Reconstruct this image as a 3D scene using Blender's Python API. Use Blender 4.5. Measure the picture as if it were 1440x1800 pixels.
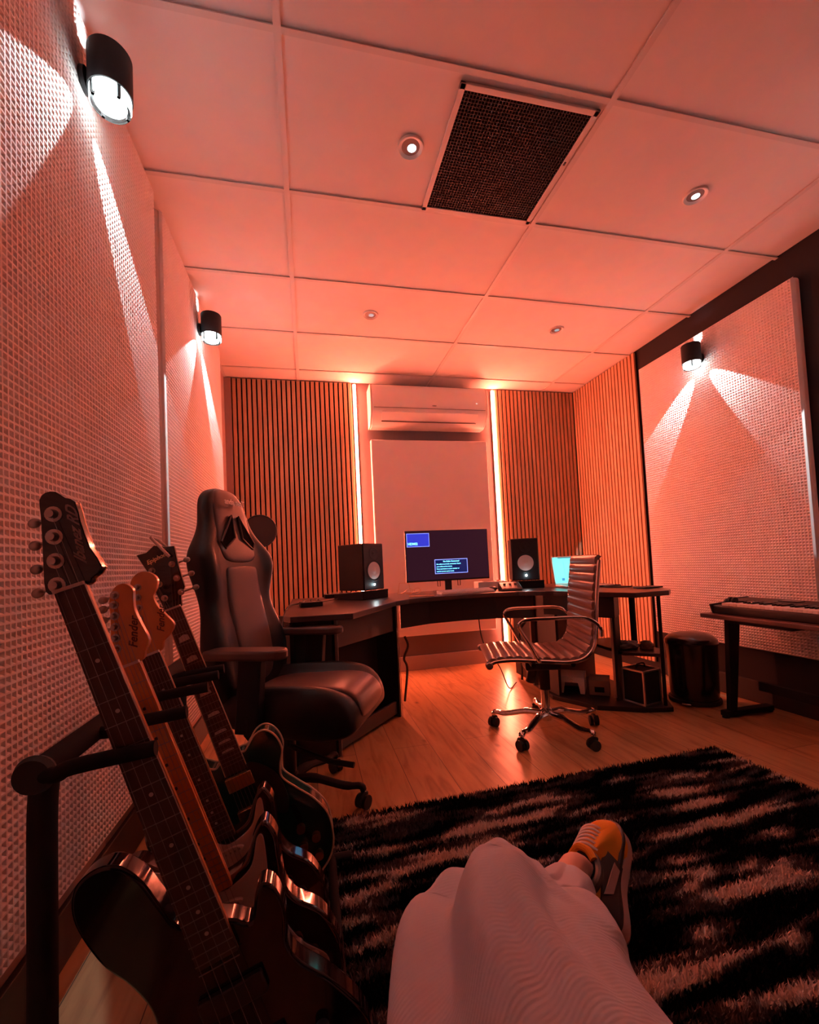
import bpy, bmesh, math, random
from mathutils import Vector, Matrix, noise
S = bpy.context.scene
COL = S.collection
for o in list(bpy.data.objects): bpy.data.objects.remove(o)
PI = math.pi
V = Vector

# ------------------------------------------------------------------ camera
def make_camera():
    p, y, r = .0408, .2234, -.0476
    cy, sy, cp, sp, cr, sr = math.cos(y), math.sin(y), math.cos(p), math.sin(p), math.cos(r), math.sin(r)
    f = V((sy*cp, cy*cp, sp)); ri = V((cy, -sy, 0)); u = ri.cross(f)
    r2 = ri*cr + u*sr; u2 = -ri*sr + u*cr
    cam = bpy.data.cameras.new('camera'); co = bpy.data.objects.new('camera', cam); COL.objects.link(co)
    m = Matrix(((r2.x, u2.x, -f.x), (r2.y, u2.y, -f.y), (r2.z, u2.z, -f.z))).to_4x4()
    m.translation = (0, 0, .98)
    co.matrix_world = m
    cam.sensor_fit = 'HORIZONTAL'; cam.sensor_width = 36; cam.lens = 36*766.2/1440
    cam.shift_x = .0023; cam.shift_y = 60/1440
    cam.clip_start = .02; cam.clip_end = 50
    S.camera = co
make_camera()

# ------------------------------------------------------------------ world, exposure, light levels
LED_COL = (1.0, .165, .085); LED_PW = 150.0
SCONCE_W = 36.0
DOWN_PW = (2.2, 2.2, .25, .25)
w = bpy.data.worlds.new('world'); S.world = w; w.use_nodes = True
w.node_tree.nodes['Background'].inputs[0].default_value = (.6, .12, .12, 1)
w.node_tree.nodes['Background'].inputs[1].default_value = .02
S.view_settings.view_transform = 'Standard'; S.view_settings.look = 'None'
S.view_settings.gamma = 1; S.view_settings.use_curve_mapping = False
S.view_settings.exposure = 0.72

# ------------------------------------------------------------------ materials
def mat(name, col, rough=.5, metal=0., spec=.5, coat=0., emit=None, es=0., trans=0., bump=None, colfn=None):
    m = bpy.data.materials.new(name); m.use_nodes = True
    nt = m.node_tree; b = nt.nodes['Principled BSDF']
    b.inputs['Base Color'].default_value = (*col, 1); b.inputs['Roughness'].default_value = rough
    b.inputs['Metallic'].default_value = metal; b.inputs['Specular IOR Level'].default_value = spec
    b.inputs['Coat Weight'].default_value = coat; b.inputs['Coat Roughness'].default_value = .05
    b.inputs['Transmission Weight'].default_value = trans
    if emit: b.inputs['Emission Color'].default_value = (*emit, 1); b.inputs['Emission Strength'].default_value = es
    if bump:
        kind, scale, st, dist = bump
        tc = nt.nodes.new('ShaderNodeTexCoord'); t = nt.nodes.new('ShaderNodeTexNoise' if kind == 'noise' else 'ShaderNodeTexVoronoi')
        t.inputs['Scale'].default_value = scale
        nt.links.new(tc.outputs['Object'], t.inputs['Vector'])
        bp = nt.nodes.new('ShaderNodeBump'); bp.inputs['Strength'].default_value = st; bp.inputs['Distance'].default_value = dist
        nt.links.new(t.outputs[0], bp.inputs['Height']); nt.links.new(bp.outputs[0], b.inputs['Normal'])
    # slight wear/colour variation so every surface is procedural
    tc = nt.nodes.new('ShaderNodeTexCoord'); n = nt.nodes.new('ShaderNodeTexNoise'); n.inputs['Scale'].default_value = 9
    mx = nt.nodes.new('ShaderNodeMixRGB'); mx.blend_type = 'MULTIPLY'; mx.inputs[0].default_value = .12
    mx.inputs[1].default_value = (*col, 1)
    nt.links.new(tc.outputs['Object'], n.inputs['Vector']); nt.links.new(n.outputs['Color'], mx.inputs[2])
    nt.links.new(mx.outputs[0], b.inputs['Base Color'])
    return m

def ramp(nt, fac, stops):
    r = nt.nodes.new('ShaderNodeValToRGB'); e = r.color_ramp.elements
    e[0].position, e[0].color = stops[0][0], (*stops[0][1], 1); e[1].position, e[1].color = stops[-1][0], (*stops[-1][1], 1)
    for p, c in stops[1:-1]:
        q = e.new(p); q.color = (*c, 1)
    nt.links.new(fac, r.inputs[0]); return r.outputs[0]

def wood(name, stops, rough, scale=(1, 1, 1), nscale=6, coat=0., bumpd=.0002):
    m = mat(name, stops[0][1], rough, coat=coat); nt = m.node_tree; b = nt.nodes['Principled BSDF']
    tc = nt.nodes.new('ShaderNodeTexCoord'); mp = nt.nodes.new('ShaderNodeMapping'); mp.inputs['Scale'].default_value = scale
    n = nt.nodes.new('ShaderNodeTexNoise'); n.inputs['Scale'].default_value = nscale; n.inputs['Detail'].default_value = 6; n.inputs['Distortion'].default_value = .6
    nt.links.new(tc.outputs['Object'], mp.inputs[0]); nt.links.new(mp.outputs[0], n.inputs['Vector'])
    c = ramp(nt, n.outputs[0], stops); nt.links.new(c, b.inputs['Base Color'])
    bp = nt.nodes.new('ShaderNodeBump'); bp.inputs['Strength'].default_value = .3; bp.inputs['Distance'].default_value = bumpd
    nt.links.new(n.outputs[0], bp.inputs['Height']); nt.links.new(bp.outputs[0], b.inputs['Normal'])
    return m

def floor_mat():
    m = mat('oak_boards', (.45, .25, .12), .30); nt = m.node_tree; b = nt.nodes['Principled BSDF']; L = nt.links
    tc = nt.nodes.new('ShaderNodeTexCoord'); mp = nt.nodes.new('ShaderNodeMapping')
    mp.inputs['Rotation'].default_value = (0, 0, R(90)); L.new(tc.outputs['Object'], mp.inputs[0])
    br = nt.nodes.new('ShaderNodeTexBrick'); br.inputs['Scale'].default_value = 1
    br.inputs['Brick Width'].default_value = 1.7; br.inputs['Row Height'].default_value = .20; br.inputs['Mortar Size'].default_value = .0014
    br.inputs['Color1'].default_value = (.52, .30, .14, 1); br.inputs['Color2'].default_value = (.62, .37, .18, 1); br.inputs['Mortar'].default_value = (.10, .05, .03, 1)
    br.offset = .37; L.new(mp.outputs[0], br.inputs['Vector'])
    mp2 = nt.nodes.new('ShaderNodeMapping'); mp2.inputs['Scale'].default_value = (1.2, 9, 1); L.new(mp.outputs[0], mp2.inputs[0])
    n = nt.nodes.new('ShaderNodeTexNoise'); n.inputs['Scale'].default_value = 2.2; n.inputs['Detail'].default_value = 7; n.inputs['Distortion'].default_value = 1.4; L.new(mp2.outputs[0], n.inputs['Vector'])
    g = ramp(nt, n.outputs[0], [(.3, (.62, .55, .5)), (.5, (.9, .88, .85)), (.7, (1, 1, 1))])
    mx = nt.nodes.new('ShaderNodeMixRGB'); mx.blend_type = 'MULTIPLY'; mx.inputs[0].default_value = 1; L.new(br.outputs['Color'], mx.inputs[1]); L.new(g, mx.inputs[2])
    mp3 = nt.nodes.new('ShaderNodeMapping'); mp3.inputs['Scale'].default_value = (2.2, 4.2, 1); L.new(mp.outputs[0], mp3.inputs[0])
    vo = nt.nodes.new('ShaderNodeTexVoronoi'); vo.inputs['Scale'].default_value = 1.5; L.new(mp3.outputs[0], vo.inputs['Vector'])
    k = ramp(nt, vo.outputs['Distance'], [(.02, (.22, .13, .09)), (.075, (.75, .7, .66)), (.12, (1, 1, 1))])
    mx2 = nt.nodes.new('ShaderNodeMixRGB'); mx2.blend_type = 'MULTIPLY'; mx2.inputs[0].default_value = 1; L.new(mx.outputs[0], mx2.inputs[1]); L.new(k, mx2.inputs[2])
    L.new(mx2.outputs[0], b.inputs['Base Color'])
    bp = nt.nodes.new('ShaderNodeBump'); bp.inputs['Strength'].default_value = .4; bp.inputs['Distance'].default_value = .0015
    inv = nt.nodes.new('ShaderNodeMath'); inv.operation = 'MULTIPLY_ADD'; inv.inputs[1].default_value = -1; inv.inputs[2].default_value = 1
    L.new(br.outputs['Fac'], inv.inputs[0]); L.new(inv.outputs[0], bp.inputs['Height']); L.new(bp.outputs[0], b.inputs['Normal'])
    return m

def R(d): return math.radians(d)
M = {}
M['ceil'] = mat('ceiling_tile_white', (.86, .82, .80), .9, spec=.1, bump=('noise', 260, .25, .0006))
M['bar'] = mat('ceiling_bar_white', (.74, .71, .69), .5)
M['wallred'] = mat('painted_side_wall', (.42, .30, .27), .8, spec=.2)
M['wallback'] = mat('charcoal_wall_paint', (.16, .13, .13), .75, spec=.2, bump=('noise', 60, .1, .001))
M['wallblack'] = mat('black_wall_paint', (.022, .018, .02), .7, spec=.25)
M['skirt'] = mat('skirting_paint', (.45, .38, .36), .45)
M['skirtdark'] = mat('dark_skirting_paint', (.03, .025, .025), .5)
M['floor'] = floor_mat()
M['fabric'] = mat('white_waffle_fabric', (.84, .78, .76), .95, spec=.05)
M['board'] = mat('smooth_panel_fabric', (.88, .82, .80), .95, spec=.05, bump=('noise', 400, .15, .0005))
M['slat'] = wood('oak_slat_veneer', [(.2, (.38, .22, .12)), (.5, (.50, .31, .18)), (.8, (.60, .40, .26))], .55, (30, 30, 1.2), 1.5)
M['felt'] = mat('dark_felt', (.010, .007, .007), .95, spec=.05)
M['black'] = mat('black_plastic', (.018, .017, .02), .45)
M['blackmatte'] = mat('black_satin', (.012, .011, .013), .65, spec=.3)
M['foam'] = mat('black_foam_sleeve', (.014, .013, .015), .9, spec=.2, bump=('noise', 300, .2, .0005))
M['gloss'] = mat('black_gloss_lacquer', (.006, .005, .008), .10, spec=.4, coat=.4)
M['desk'] = wood('dark_desk_laminate', [(.2, (.045, .030, .030)), (.8, (.075, .05, .048))], .33, (2, 14, 2), 4)
M['deskblack'] = mat('black_desk_board', (.016, .014, .015), .5)
M['deskgrey'] = mat('grey_desk_rail', (.10, .08, .08), .4)
M['chrome'] = mat('polished_chrome', (.80, .78, .78), .14, 1)
M['nickel'] = mat('tuner_nickel', (.42, .38, .37), .28, 1)
M['logosilver'] = mat('dull_silver_print', (.30, .22, .22), .5)  # silver lettering in a darker tone
M['fretwire'] = mat('dark_fret_wire', (.30, .26, .25), .5, .8)  # darker, rougher metal for frets and strings
M['gold'] = mat('warm_metal', (.75, .5, .3), .3, 1)
M['leather'] = mat('black_leather', (.012, .010, .011), .44, spec=.33, bump=('vor', 260, .15, .0006))
M['leather2'] = mat('dark_brown_leather', (.095, .055, .05), .38, spec=.5, bump=('vor', 260, .15, .0006))
M['ribleather'] = mat('brown_ribbed_leather', (.16, .10, .085), .30, spec=.6, bump=('noise', 180, .12, .0005))
M['white'] = mat('white_plastic', (.86, .82, .80), .35)
M['cone'] = mat('white_speaker_cone', (.80, .76, .74), .6)
M['grille'] = mat('dark_grille', (.07, .05, .045), .5)
M['grey'] = mat('grey_plastic', (.22, .20, .20), .5)
M['maple'] = wood('amber_maple', [(.2, (.50, .17, .035)), (.8, (.62, .24, .06))], .30, (4, 4, 1), 3, coat=.6)
M['rosewood'] = wood('rosewood', [(.2, (.045, .022, .018)), (.8, (.09, .045, .035))], .5, (8, 8, 1), 8)
M['burst'] = mat('dark_sunburst_lacquer', (.028, .010, .008), .1, coat=1)
M['pick'] = mat('white_pickguard', (.62, .52, .52), .35)
M['green'] = mat('dark_teal_lacquer', (.010, .055, .050), .1, coat=1)
M['bind'] = mat('cream_binding', (.72, .58, .42), .35)
M['pearl'] = mat('pearl_inlay', (.60, .50, .48), .3)
M['lens'] = mat('lamp_lens', (.9, .95, 1), .3, emit=(.85, 1, 1), es=9)
M['glass'] = mat('clear_glass', (.95, .95, .95), .02, trans=1)
M['silver'] = mat('silver_edging', (.62, .58, .57), .3, .9)
M['redmark'] = mat('red_plastic', (.5, .03, .03), .4)
M['cloth'] = mat('grey_cloth', (.30, .29, .30), .9)
M['brownbox'] = mat('brown_cardboard', (.32, .20, .14), .8)
M['skin'] = mat('skin', (.55, .32, .24), .55)
M['mustard'] = mat('mustard_suede', (.72, .28, .03), .85, spec=.15, bump=('noise', 220, .3, .0008))
M['shoeblack'] = mat('shoe_black_leather', (.02, .017, .018), .45)
M['sole'] = mat('shoe_sole_rubber', (.42, .30, .28), .6)
M['lace'] = mat('white_lace', (.85, .78, .75), .8)
M['rubber'] = mat('black_rubber', (.015, .015, .015), .6)
M['bin'] = mat('black_bin_lacquer', (.015, .012, .013), .2, spec=.6)
M['plateshelf'] = mat('dark_table_top', (.10, .05, .05), .45)
def emis(name, col, s):
    return mat(name, (.02, .02, .02), .5, emit=col, es=s)
M['led'] = emis('led_diffuser_glow', LED_COL, LED_PW)

def denim():
    m = mat('pale_denim', (.50, .52, .60), .92, spec=.1); nt = m.node_tree; b = nt.nodes['Principled BSDF']; L = nt.links
    tc = nt.nodes.new('ShaderNodeTexCoord')
    w_ = nt.nodes.new('ShaderNodeTexWave'); w_.inputs['Scale'].default_value = 95; w_.inputs['Distortion'].default_value = .4; w_.inputs['Detail'].default_value = 2
    mp = nt.nodes.new('ShaderNodeMapping'); mp.inputs['Rotation'].default_value = (R(20), R(30), R(60)); L.new(tc.outputs['Object'], mp.inputs[0]); L.new(mp.outputs[0], w_.inputs['Vector'])
    bp = nt.nodes.new('ShaderNodeBump'); bp.inputs['Strength'].default_value = .25; bp.inputs['Distance'].default_value = .0008
    L.new(w_.outputs[0], bp.inputs['Height']); L.new(bp.outputs[0], b.inputs['Normal'])
    return m
M['denim'] = denim()

def rug_mat():
    m = mat('zebra_shag', (.01, .01, .01), .95, spec=.05); nt = m.node_tree; b = nt.nodes['Principled BSDF']; L = nt.links
    tc = nt.nodes.new('ShaderNodeTexCoord'); mp = nt.nodes.new('ShaderNodeMapping')
    mp.inputs['Rotation'].default_value = (0, 0, R(-6)); mp.inputs['Scale'].default_value = (2.6, 15.0, 0); L.new(tc.outputs['Object'], mp.inputs[0])
    n = nt.nodes.new('ShaderNodeTexNoise'); n.inputs['Scale'].default_value = 1.0; n.inputs['Detail'].default_value = 2.2; n.inputs['Distortion'].default_value = .5; L.new(mp.outputs[0], n.inputs['Vector'])
    c = ramp(nt, n.outputs[0], [(.485, (.006, .005, .006)), (.515, (.11, .09, .09)), (.575, (.20, .16, .16)), (.60, (.80, .70, .62)), (.75, (.88, .78, .70))])
    L.new(c, b.inputs['Base Color']); return m
M['rug'] = rug_mat()

# ------------------------------------------------------------------ mesh helpers
def nb(): return bmesh.new()
def box(bm, c, s, rot=None):
    m = Matrix.Translation(V(c)) @ (rot.to_4x4() if rot else Matrix.Identity(4)) @ Matrix.Diagonal((*s, 1))
    bmesh.ops.create_cube(bm, size=1, matrix=m); return bm
def zrot(a): return Matrix.Rotation(a, 3, 'Z')
def cyl(bm, p0, p1, r0, r1=None, seg=20, caps=True):
    p0, p1 = V(p0), V(p1); d = p1-p0; r1 = r0 if r1 is None else r1
    q = d.to_track_quat('Z', 'Y').to_matrix().to_4x4()
    bmesh.ops.create_cone(bm, cap_ends=caps, segments=seg, radius1=r0, radius2=r1, depth=d.length, matrix=Matrix.Translation((p0+p1)/2) @ q); return bm
def ball(bm, c, r, s=(1, 1, 1), seg=16):
    bmesh.ops.create_uvsphere(bm, u_segments=seg, v_segments=seg//2+2, radius=r, matrix=Matrix.Translation(V(c)) @ Matrix.Diagonal((*s, 1))); return bm
def crom(pts, n=6, closed=False):
    P = [V(p) for p in pts]; N = len(P); out = []
    rng = range(N) if closed else range(N-1)
    for i in rng:
        a = P[(i-1) % N] if closed or i > 0 else P[0]*2-P[1]
        b_, c_ = P[i], P[(i+1) % N]
        d = P[(i+2) % N] if closed or i+2 < N else P[-1]*2-P[-2]
        for k in range(n):
            t = k/n; out.append(.5*((2*b_)+(-a+c_)*t+(2*a-5*b_+4*c_-d)*t*t+(-a+3*b_-3*c_+d)*t**3))
    if not closed: out.append(P[-1])
    return out
def tube(bm, pts, r, seg=10, closed=False, flat=1.0):
    P = [V(p) for p in pts]; N = len(P); rings = []
    up = V((0, 0, 1)); prev = None
    for i, p in enumerate(P):
        a = P[(i-1) % N] if (closed or i > 0) else p; b_ = P[(i+1) % N] if (closed or i < N-1) else p
        t = (b_-a).normalized()
        if prev is None:
            n = t.cross(up) if abs(t.dot(up)) < .95 else t.cross(V((1, 0, 0)))
        else: n = prev-t*prev.dot(t)
        n.normalize(); prev = n; bb = t.cross(n)
        rr = r[i] if isinstance(r, (list, tuple)) else r
        rings.append([bm.verts.new(p+n*math.cos(2*PI*k/seg)*rr+bb*math.sin(2*PI*k/seg)*rr*flat) for k in range(seg)])
    for i in range(N if closed else N-1):
        A, B = rings[i], rings[(i+1) % N]
        for k in range(seg): bm.faces.new((A[k], A[(k+1) % seg], B[(k+1) % seg], B[k]))
    if not closed: bm.faces.new(rings[0][::-1]); bm.faces.new(rings[-1])
    return bm
def prism(bm, poly, a, b_, axis='Z'):
    """poly of 2D points extruded; axis Z: (x,y); axis Y: (x,z) from y=a to y=b; axis X: (y,z)"""
    def mk(p, h): return {'Z': (p[0], p[1], h), 'Y': (p[0], h, p[1]), 'X': (h, p[0], p[1])}[axis]
    lo = [bm.verts.new(mk(p, a)) for p in poly]; hi = [bm.verts.new(mk(p, b_)) for p in poly]; n = len(poly)
    f1 = bm.faces.new(lo[::-1]); f2 = bm.faces.new(hi)
    for i in range(n): bm.faces.new((lo[i], lo[(i+1) % n], hi[(i+1) % n], hi[i]))
    return bm
def lathe(bm, prof, c=(0, 0, 0), seg=32, axis='Z'):
    c = V(c); rings = []
    for r, h in prof:
        ring = []
        for k in range(seg):
            a = 2*PI*k/seg; x, y = r*math.cos(a), r*math.sin(a)
            ring.append(bm.verts.new(c+({'Z': V((x, y, h)), 'Y': V((x, h, y)), 'X': V((h, x, y))}[axis])))
        rings.append(ring)
    for A, B in zip(rings, rings[1:]):
        for k in range(seg): bm.faces.new((A[k], A[(k+1) % seg], B[(k+1) % seg], B[k]))
    if prof[0][0] > 1e-5: bm.faces.new(rings[0][::-1])
    if prof[-1][0] > 1e-5: bm.faces.new(rings[-1])
    return bm
def loft(bm, secs, caps=True):
    rings = [[bm.verts.new(V(p)) for p in s] for s in secs]; n = len(secs[0])
    for A, B in zip(rings, rings[1:]):
        for k in range(n): bm.faces.new((A[k], A[(k+1) % n], B[(k+1) % n], B[k]))
    if caps: bm.faces.new(rings[0][::-1]); bm.faces.new(rings[-1])
    return bm
def obj(name, bm, m, parent=None, smooth=True, bevel=0., sub=0, tri=False):
    bmesh.ops.recalc_face_normals(bm, faces=bm.faces[:])
    if bevel: 
        pass
    me = bpy.data.meshes.new(name); bm.to_mesh(me); bm.free(); me.materials.append(M[m] if isinstance(m, str) else m)
    o = bpy.data.objects.new(name, me); COL.objects.link(o)
    if parent: o.parent = parent
    if bevel:
        b = o.modifiers.new('bevel', 'BEVEL'); b.width = bevel; b.segments = 2; b.limit_method = 'ANGLE'; b.angle_limit = R(40)
    if sub:
        s = o.modifiers.new('sub', 'SUBSURF'); s.levels = sub; s.render_levels = sub
    if smooth:
        for p in me.polygons: p.use_smooth = True
        if not sub:
            try: me.set_sharp_from_angle(angle=R(35))
            except Exception: pass
    return o
def tag(o, label=None, cat=None, group=None, kind=None):
    if label: o['label'] = label
    if cat: o['category'] = cat
    if group: o['group'] = group
    if kind: o['kind'] = kind
    return o
def thing(name, label, cat, loc=(0, 0, 0), rz=0, group=None, rot=None):
    o = bpy.data.objects.new(name, None); COL.objects.link(o); o.location = loc; o.empty_display_size = .05
    o.rotation_euler = rot or (0, 0, rz); return tag(o, label, cat, group)
def struct(name, bm, m, **k):
    o = obj(name, bm, m, smooth=False, **k); o['kind'] = 'structure'; return o
def copy_tree(root, loc=None, rz=None, label=None):
    kids = {}
    for o in bpy.data.objects:
        if o.parent: kids.setdefault(o.parent.name, []).append(o)
    def rec(o, par):
        c = o.copy(); COL.objects.link(c); c.parent = par
        for k in kids.get(o.name, []): rec(k, c)
        return c
    r = rec(root, None)
    if loc is not None: r.location = loc
    if rz is not None: r.rotation_euler = (0, 0, rz)
    if label: r['label'] = label
    return r
def text(name, body, size, m, parent, loc, rot, depth=.0004, bold=False, shear=0., align='CENTER', sx=1.):
    cu = bpy.data.curves.new(name, 'FONT'); cu.body = body; cu.size = size; cu.extrude = depth; cu.shear = shear
    cu.align_x = align; cu.align_y = 'CENTER'; cu.resolution_u = 3
    if bold: cu.offset = size*.02
    t = bpy.data.objects.new(name+'_curve', cu); COL.objects.link(t)
    dg = bpy.context.evaluated_depsgraph_get(); me = bpy.data.meshes.new_from_object(t.evaluated_get(dg)); 
    bpy.data.objects.remove(t); bpy.data.curves.remove(cu)
    me.materials.clear(); me.materials.append(M[m] if isinstance(m, str) else m)
    o = bpy.data.objects.new(name, me); COL.objects.link(o); o.parent = parent; o.location = loc; o.rotation_euler = rot; o.scale = (sx, 1, 1)
    return o

# ------------------------------------------------------------------ the room
X0, X1, Y0, Y1, H = -.66, 2.74, -1.5, 3.96, 2.664
struct('floor', box(nb(), ((X0+X1)/2, (Y0+Y1)/2, -.05), (X1-X0+.2, Y1-Y0+.2, .1)), 'floor')
bm = nb()
box(bm, ((X0+X1)/2, (Y0+Y1)/2, H+.065), (X1-X0+.2, Y1-Y0+.2, .1))
gx = [-.036+1.2*i for i in range(-1, 4)]; gy = [.733+.6*j for j in range(-4, 7)]
xs = [X0]+[x for x in gx if X0 < x < X1]+[X1]; ys = [Y0]+[y for y in gy if Y0 < y < Y1-.02]+[Y1]
for a, b_ in zip(xs, xs[1:]):
    for c, d in zip(ys, ys[1:]):
        box(bm, ((a+b_)/2, (c+d)/2, H+.010), (b_-a-.016, d-c-.016, .010))
struct('ceiling', bm, 'ceil', bevel=.002)
k = 1
for x in gx:
    if X0 < x < X1: struct('trim_%d' % k, box(nb(), (x, (Y0+Y1)/2, H+.0005), (.024, Y1-Y0, .006)), 'bar'); k += 1
for y in gy:
    if Y0 < y < Y1-.02: struct('trim_%d' % k, box(nb(), ((X0+X1)/2, y, H+.0008), (X1-X0, .020, .005)), 'bar'); k += 1
# wall angles along the ceiling
struct('trim_%d' % k, box(nb(), (X0+.012, (Y0+Y1)/2, H-.001), (.024, Y1-Y0, .004)), 'bar'); k += 1
struct('wall_left', box(nb(), (X0-.05, (Y0+Y1)/2, H/2), (.1, Y1-Y0+.2, H+.2)), 'wallred')
struct('wall_right', box(nb(), (X1+.05, (Y0+Y1)/2, H/2), (.1, Y1-Y0+.2, H+.2)), 'wallblack')
struct('wall_back', box(nb(), ((X0+X1)/2, Y1+.05, H/2), (X1-X0+.2, .1, H+.2)), 'wallback')
struct('wall_rear', box(nb(), ((X0+X1)/2, Y0-.05, H/2), (X1-X0+.2, .1, H+.2)), 'wallblack')  # unseen wall behind the camera, invented in black to darken the near room
struct('baseboard_back', box(nb(), (1.14, Y1-.009, .065), (1.42, .018, .13)), 'skirt', bevel=.003)
struct('trim_%d' % (k+1), box(nb(), (-.632, Y1-.014, H/2), (.056, .028, H)), 'wallred')
struct('baseboard_left', box(nb(), (X0+.008, (Y0+Y1)/2, .07), (.016, Y1-Y0, .14)), 'skirtdark', bevel=.003)
struct('baseboard_right', box(nb(), (X1-.008, (Y0+Y1)/2-.5, .07), (.016, Y1-Y0-1, .14)), 'skirtdark', bevel=.003)

# ------------------------------------------------------------------ slat panels
def slats(name, label, x0, x1, z0, z1, loc, rz, pitch=.042, wd=.029):
    t = thing(name, label, 'wall panel', loc, rz, 'wooden slat wall panels')
    W = x1-x0
    obj('backing', box(nb(), ((x0+x1)/2, -.005, (z0+z1)/2), (W, .009, z1-z0)), 'felt', t, smooth=False)
    n = int(round(W/pitch)); p = W/n; bm = nb()
    for i in range(n): box(bm, (x0+p*(i+.5), -.018, (z0+z1)/2), (wd, .017, z1-z0))
    obj('slats', bm, 'slat', t, smooth=False, bevel=.0012)
    return t
slats('slat_panel', 'oak slat panel on the back wall, left of the air conditioner', -.60, .44, .13, H-.005, (0, Y1, 0), 0)
slats('slat_panel', 'oak slat panel on the back wall, right of the air conditioner', 1.84, 2.715, .13, H-.005, (0, Y1, 0), 0)
slats('slat_panel', 'oak slat panel on the right side wall beside the white waffle panel', .03, .90, .09, H-.005, (X1, Y1-.001, 0), R(-90))

# ------------------------------------------------------------------ waffle acoustic panels
def waffle(label, wdt, z0, z1, loc, rz, d=.058, pitch=.0175, name='acoustic_baffle'):
    t = thing(name, label, 'acoustic panel', loc, rz, 'white waffle acoustic panels')
    hb = z1-z0
    bm = nb(); rr = .018
    # core with rounded edges
    box(bm, (wdt/2, -d/2+.003, (z0+z1)/2), (wdt, d-.010, hb))
    obj('core', bm, 'fabric', t, bevel=.014)
    nx, nz = int(wdt/pitch), int(hb/pitch); px, pz = (wdt-.02)/nx, (hb-.02)/nz
    vs, fs = [], []
    dp = .0075; q = .115; yf = -d-.003
    for j in range(nz+1):
        for i in range(nx+1): vs.append((.01+i*px, yf, z0+.01+j*pz))
    for j in range(nz):
        for i in range(nx):
            x, z = .01+i*px, z0+.01+j*pz; k_ = len(vs)
            vs += [(x+q*px, yf, z+q*pz), (x+(1-q)*px, yf, z+q*pz), (x+(1-q)*px, yf, z+(1-q)*pz), (x+q*px, yf, z+(1-q)*pz), (x+.5*px, yf+dp, z+.5*pz)]
            a = j*(nx+1)+i; o4 = (a, a+1, a+nx+2, a+nx+1)
            for e in range(4):
                f_ = (e+1) % 4
                fs.append((o4[e], o4[f_], k_+f_, k_+e)); fs.append((k_+e, k_+f_, k_+4))
    base = len(vs); ring = [(0, 0), (nx, 0), (nx, nz), (0, nz)]
    for i, j in ring: vs.append(((0.002 if i == 0 else wdt-.002), -d+.009, z0+(0.002 if j == 0 else hb-.002)))
    e1 = [list(range(0, nx+1)), [j*(nx+1)+nx for j in range(nz+1)], [nz*(nx+1)+i for i in range(nx, -1, -1)], [j*(nx+1) for j in range(nz, -1, -1)]]
    for w4 in range(4):
        fs.append(tuple(e1[w4][::-1])+(base+w4, base+(w4+1) % 4))
    me = bpy.data.meshes.new('waffle_face'); me.from_pydata(vs, [], fs); me.materials.append(M['fabric']); me.update()
    o = bpy.data.objects.new('waffle_face', me); COL.objects.link(o); o.parent = t
    return t
# left wall: local x runs along -Y after +90 rotation => rotate so local -y faces +X
def left_panel(ya, yb, z0, z1, label): return waffle(label, yb-ya, z0, z1, (X0, ya, 0), R(90))
def right_panel(ya, yb, z0, z1, label): return waffle(label, yb-ya, z0, z1, (X1, yb, 0), R(-90))
left_panel(.80, 2.02, .225, 2.655, 'tall white waffle panel on the left wall behind the guitar necks')
left_panel(2.11, 3.45, .225, 2.655, 'tall white waffle panel on the left wall behind the gaming chair')
left_panel(-.52, .70, .225, 2.655, 'tall white waffle panel on the left wall nearest the sofa')
right_panel(1.82, 2.99, .345, 2.48, 'white waffle panel on the right black wall behind the waste bin and keyboard')
right_panel(.50, 1.68, .345, 2.48, 'white waffle panel cut by the right edge of the photo')
right_panel(-.82, .36, .345, 2.48, 'white waffle panel on the right wall beside the sofa')

# ------------------------------------------------------------------ smooth board, AC, LED strips
t = thing('acoustic_board', 'smooth pale fabric board on the back wall above the monitor', 'acoustic panel', (1.155, Y1, .32))
obj('fabric_face', box(nb(), (0, -.03, .905), (1.13, .058, 1.81)), 'board', t, bevel=.006)
def led(x, z0, z1, label, y=None, rz=0, m='led'):
    t = thing('led_strip', label, 'light strip', (x, Y1 if y is None else y, 0), rz, 'vertical LED strips')
    obj('channel', box(nb(), (0, -.012, (z0+z1)/2), (.034, .022, z1-z0)), 'silver', t, smooth=False, bevel=.002)
    bm = nb(); box(bm, (0, -.030, (z0+z1)/2), (.022, .012, z1-z0-.01)); obj('diffuser', bm, m, t, smooth=False, bevel=.003)
led(.462, .14, H-.012, 'glowing vertical LED strip left of the air conditioner, behind the left speaker')
led(1.822, .14, H-.012, 'glowing vertical LED strip right of the air conditioner, reaching below the desk')
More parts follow.
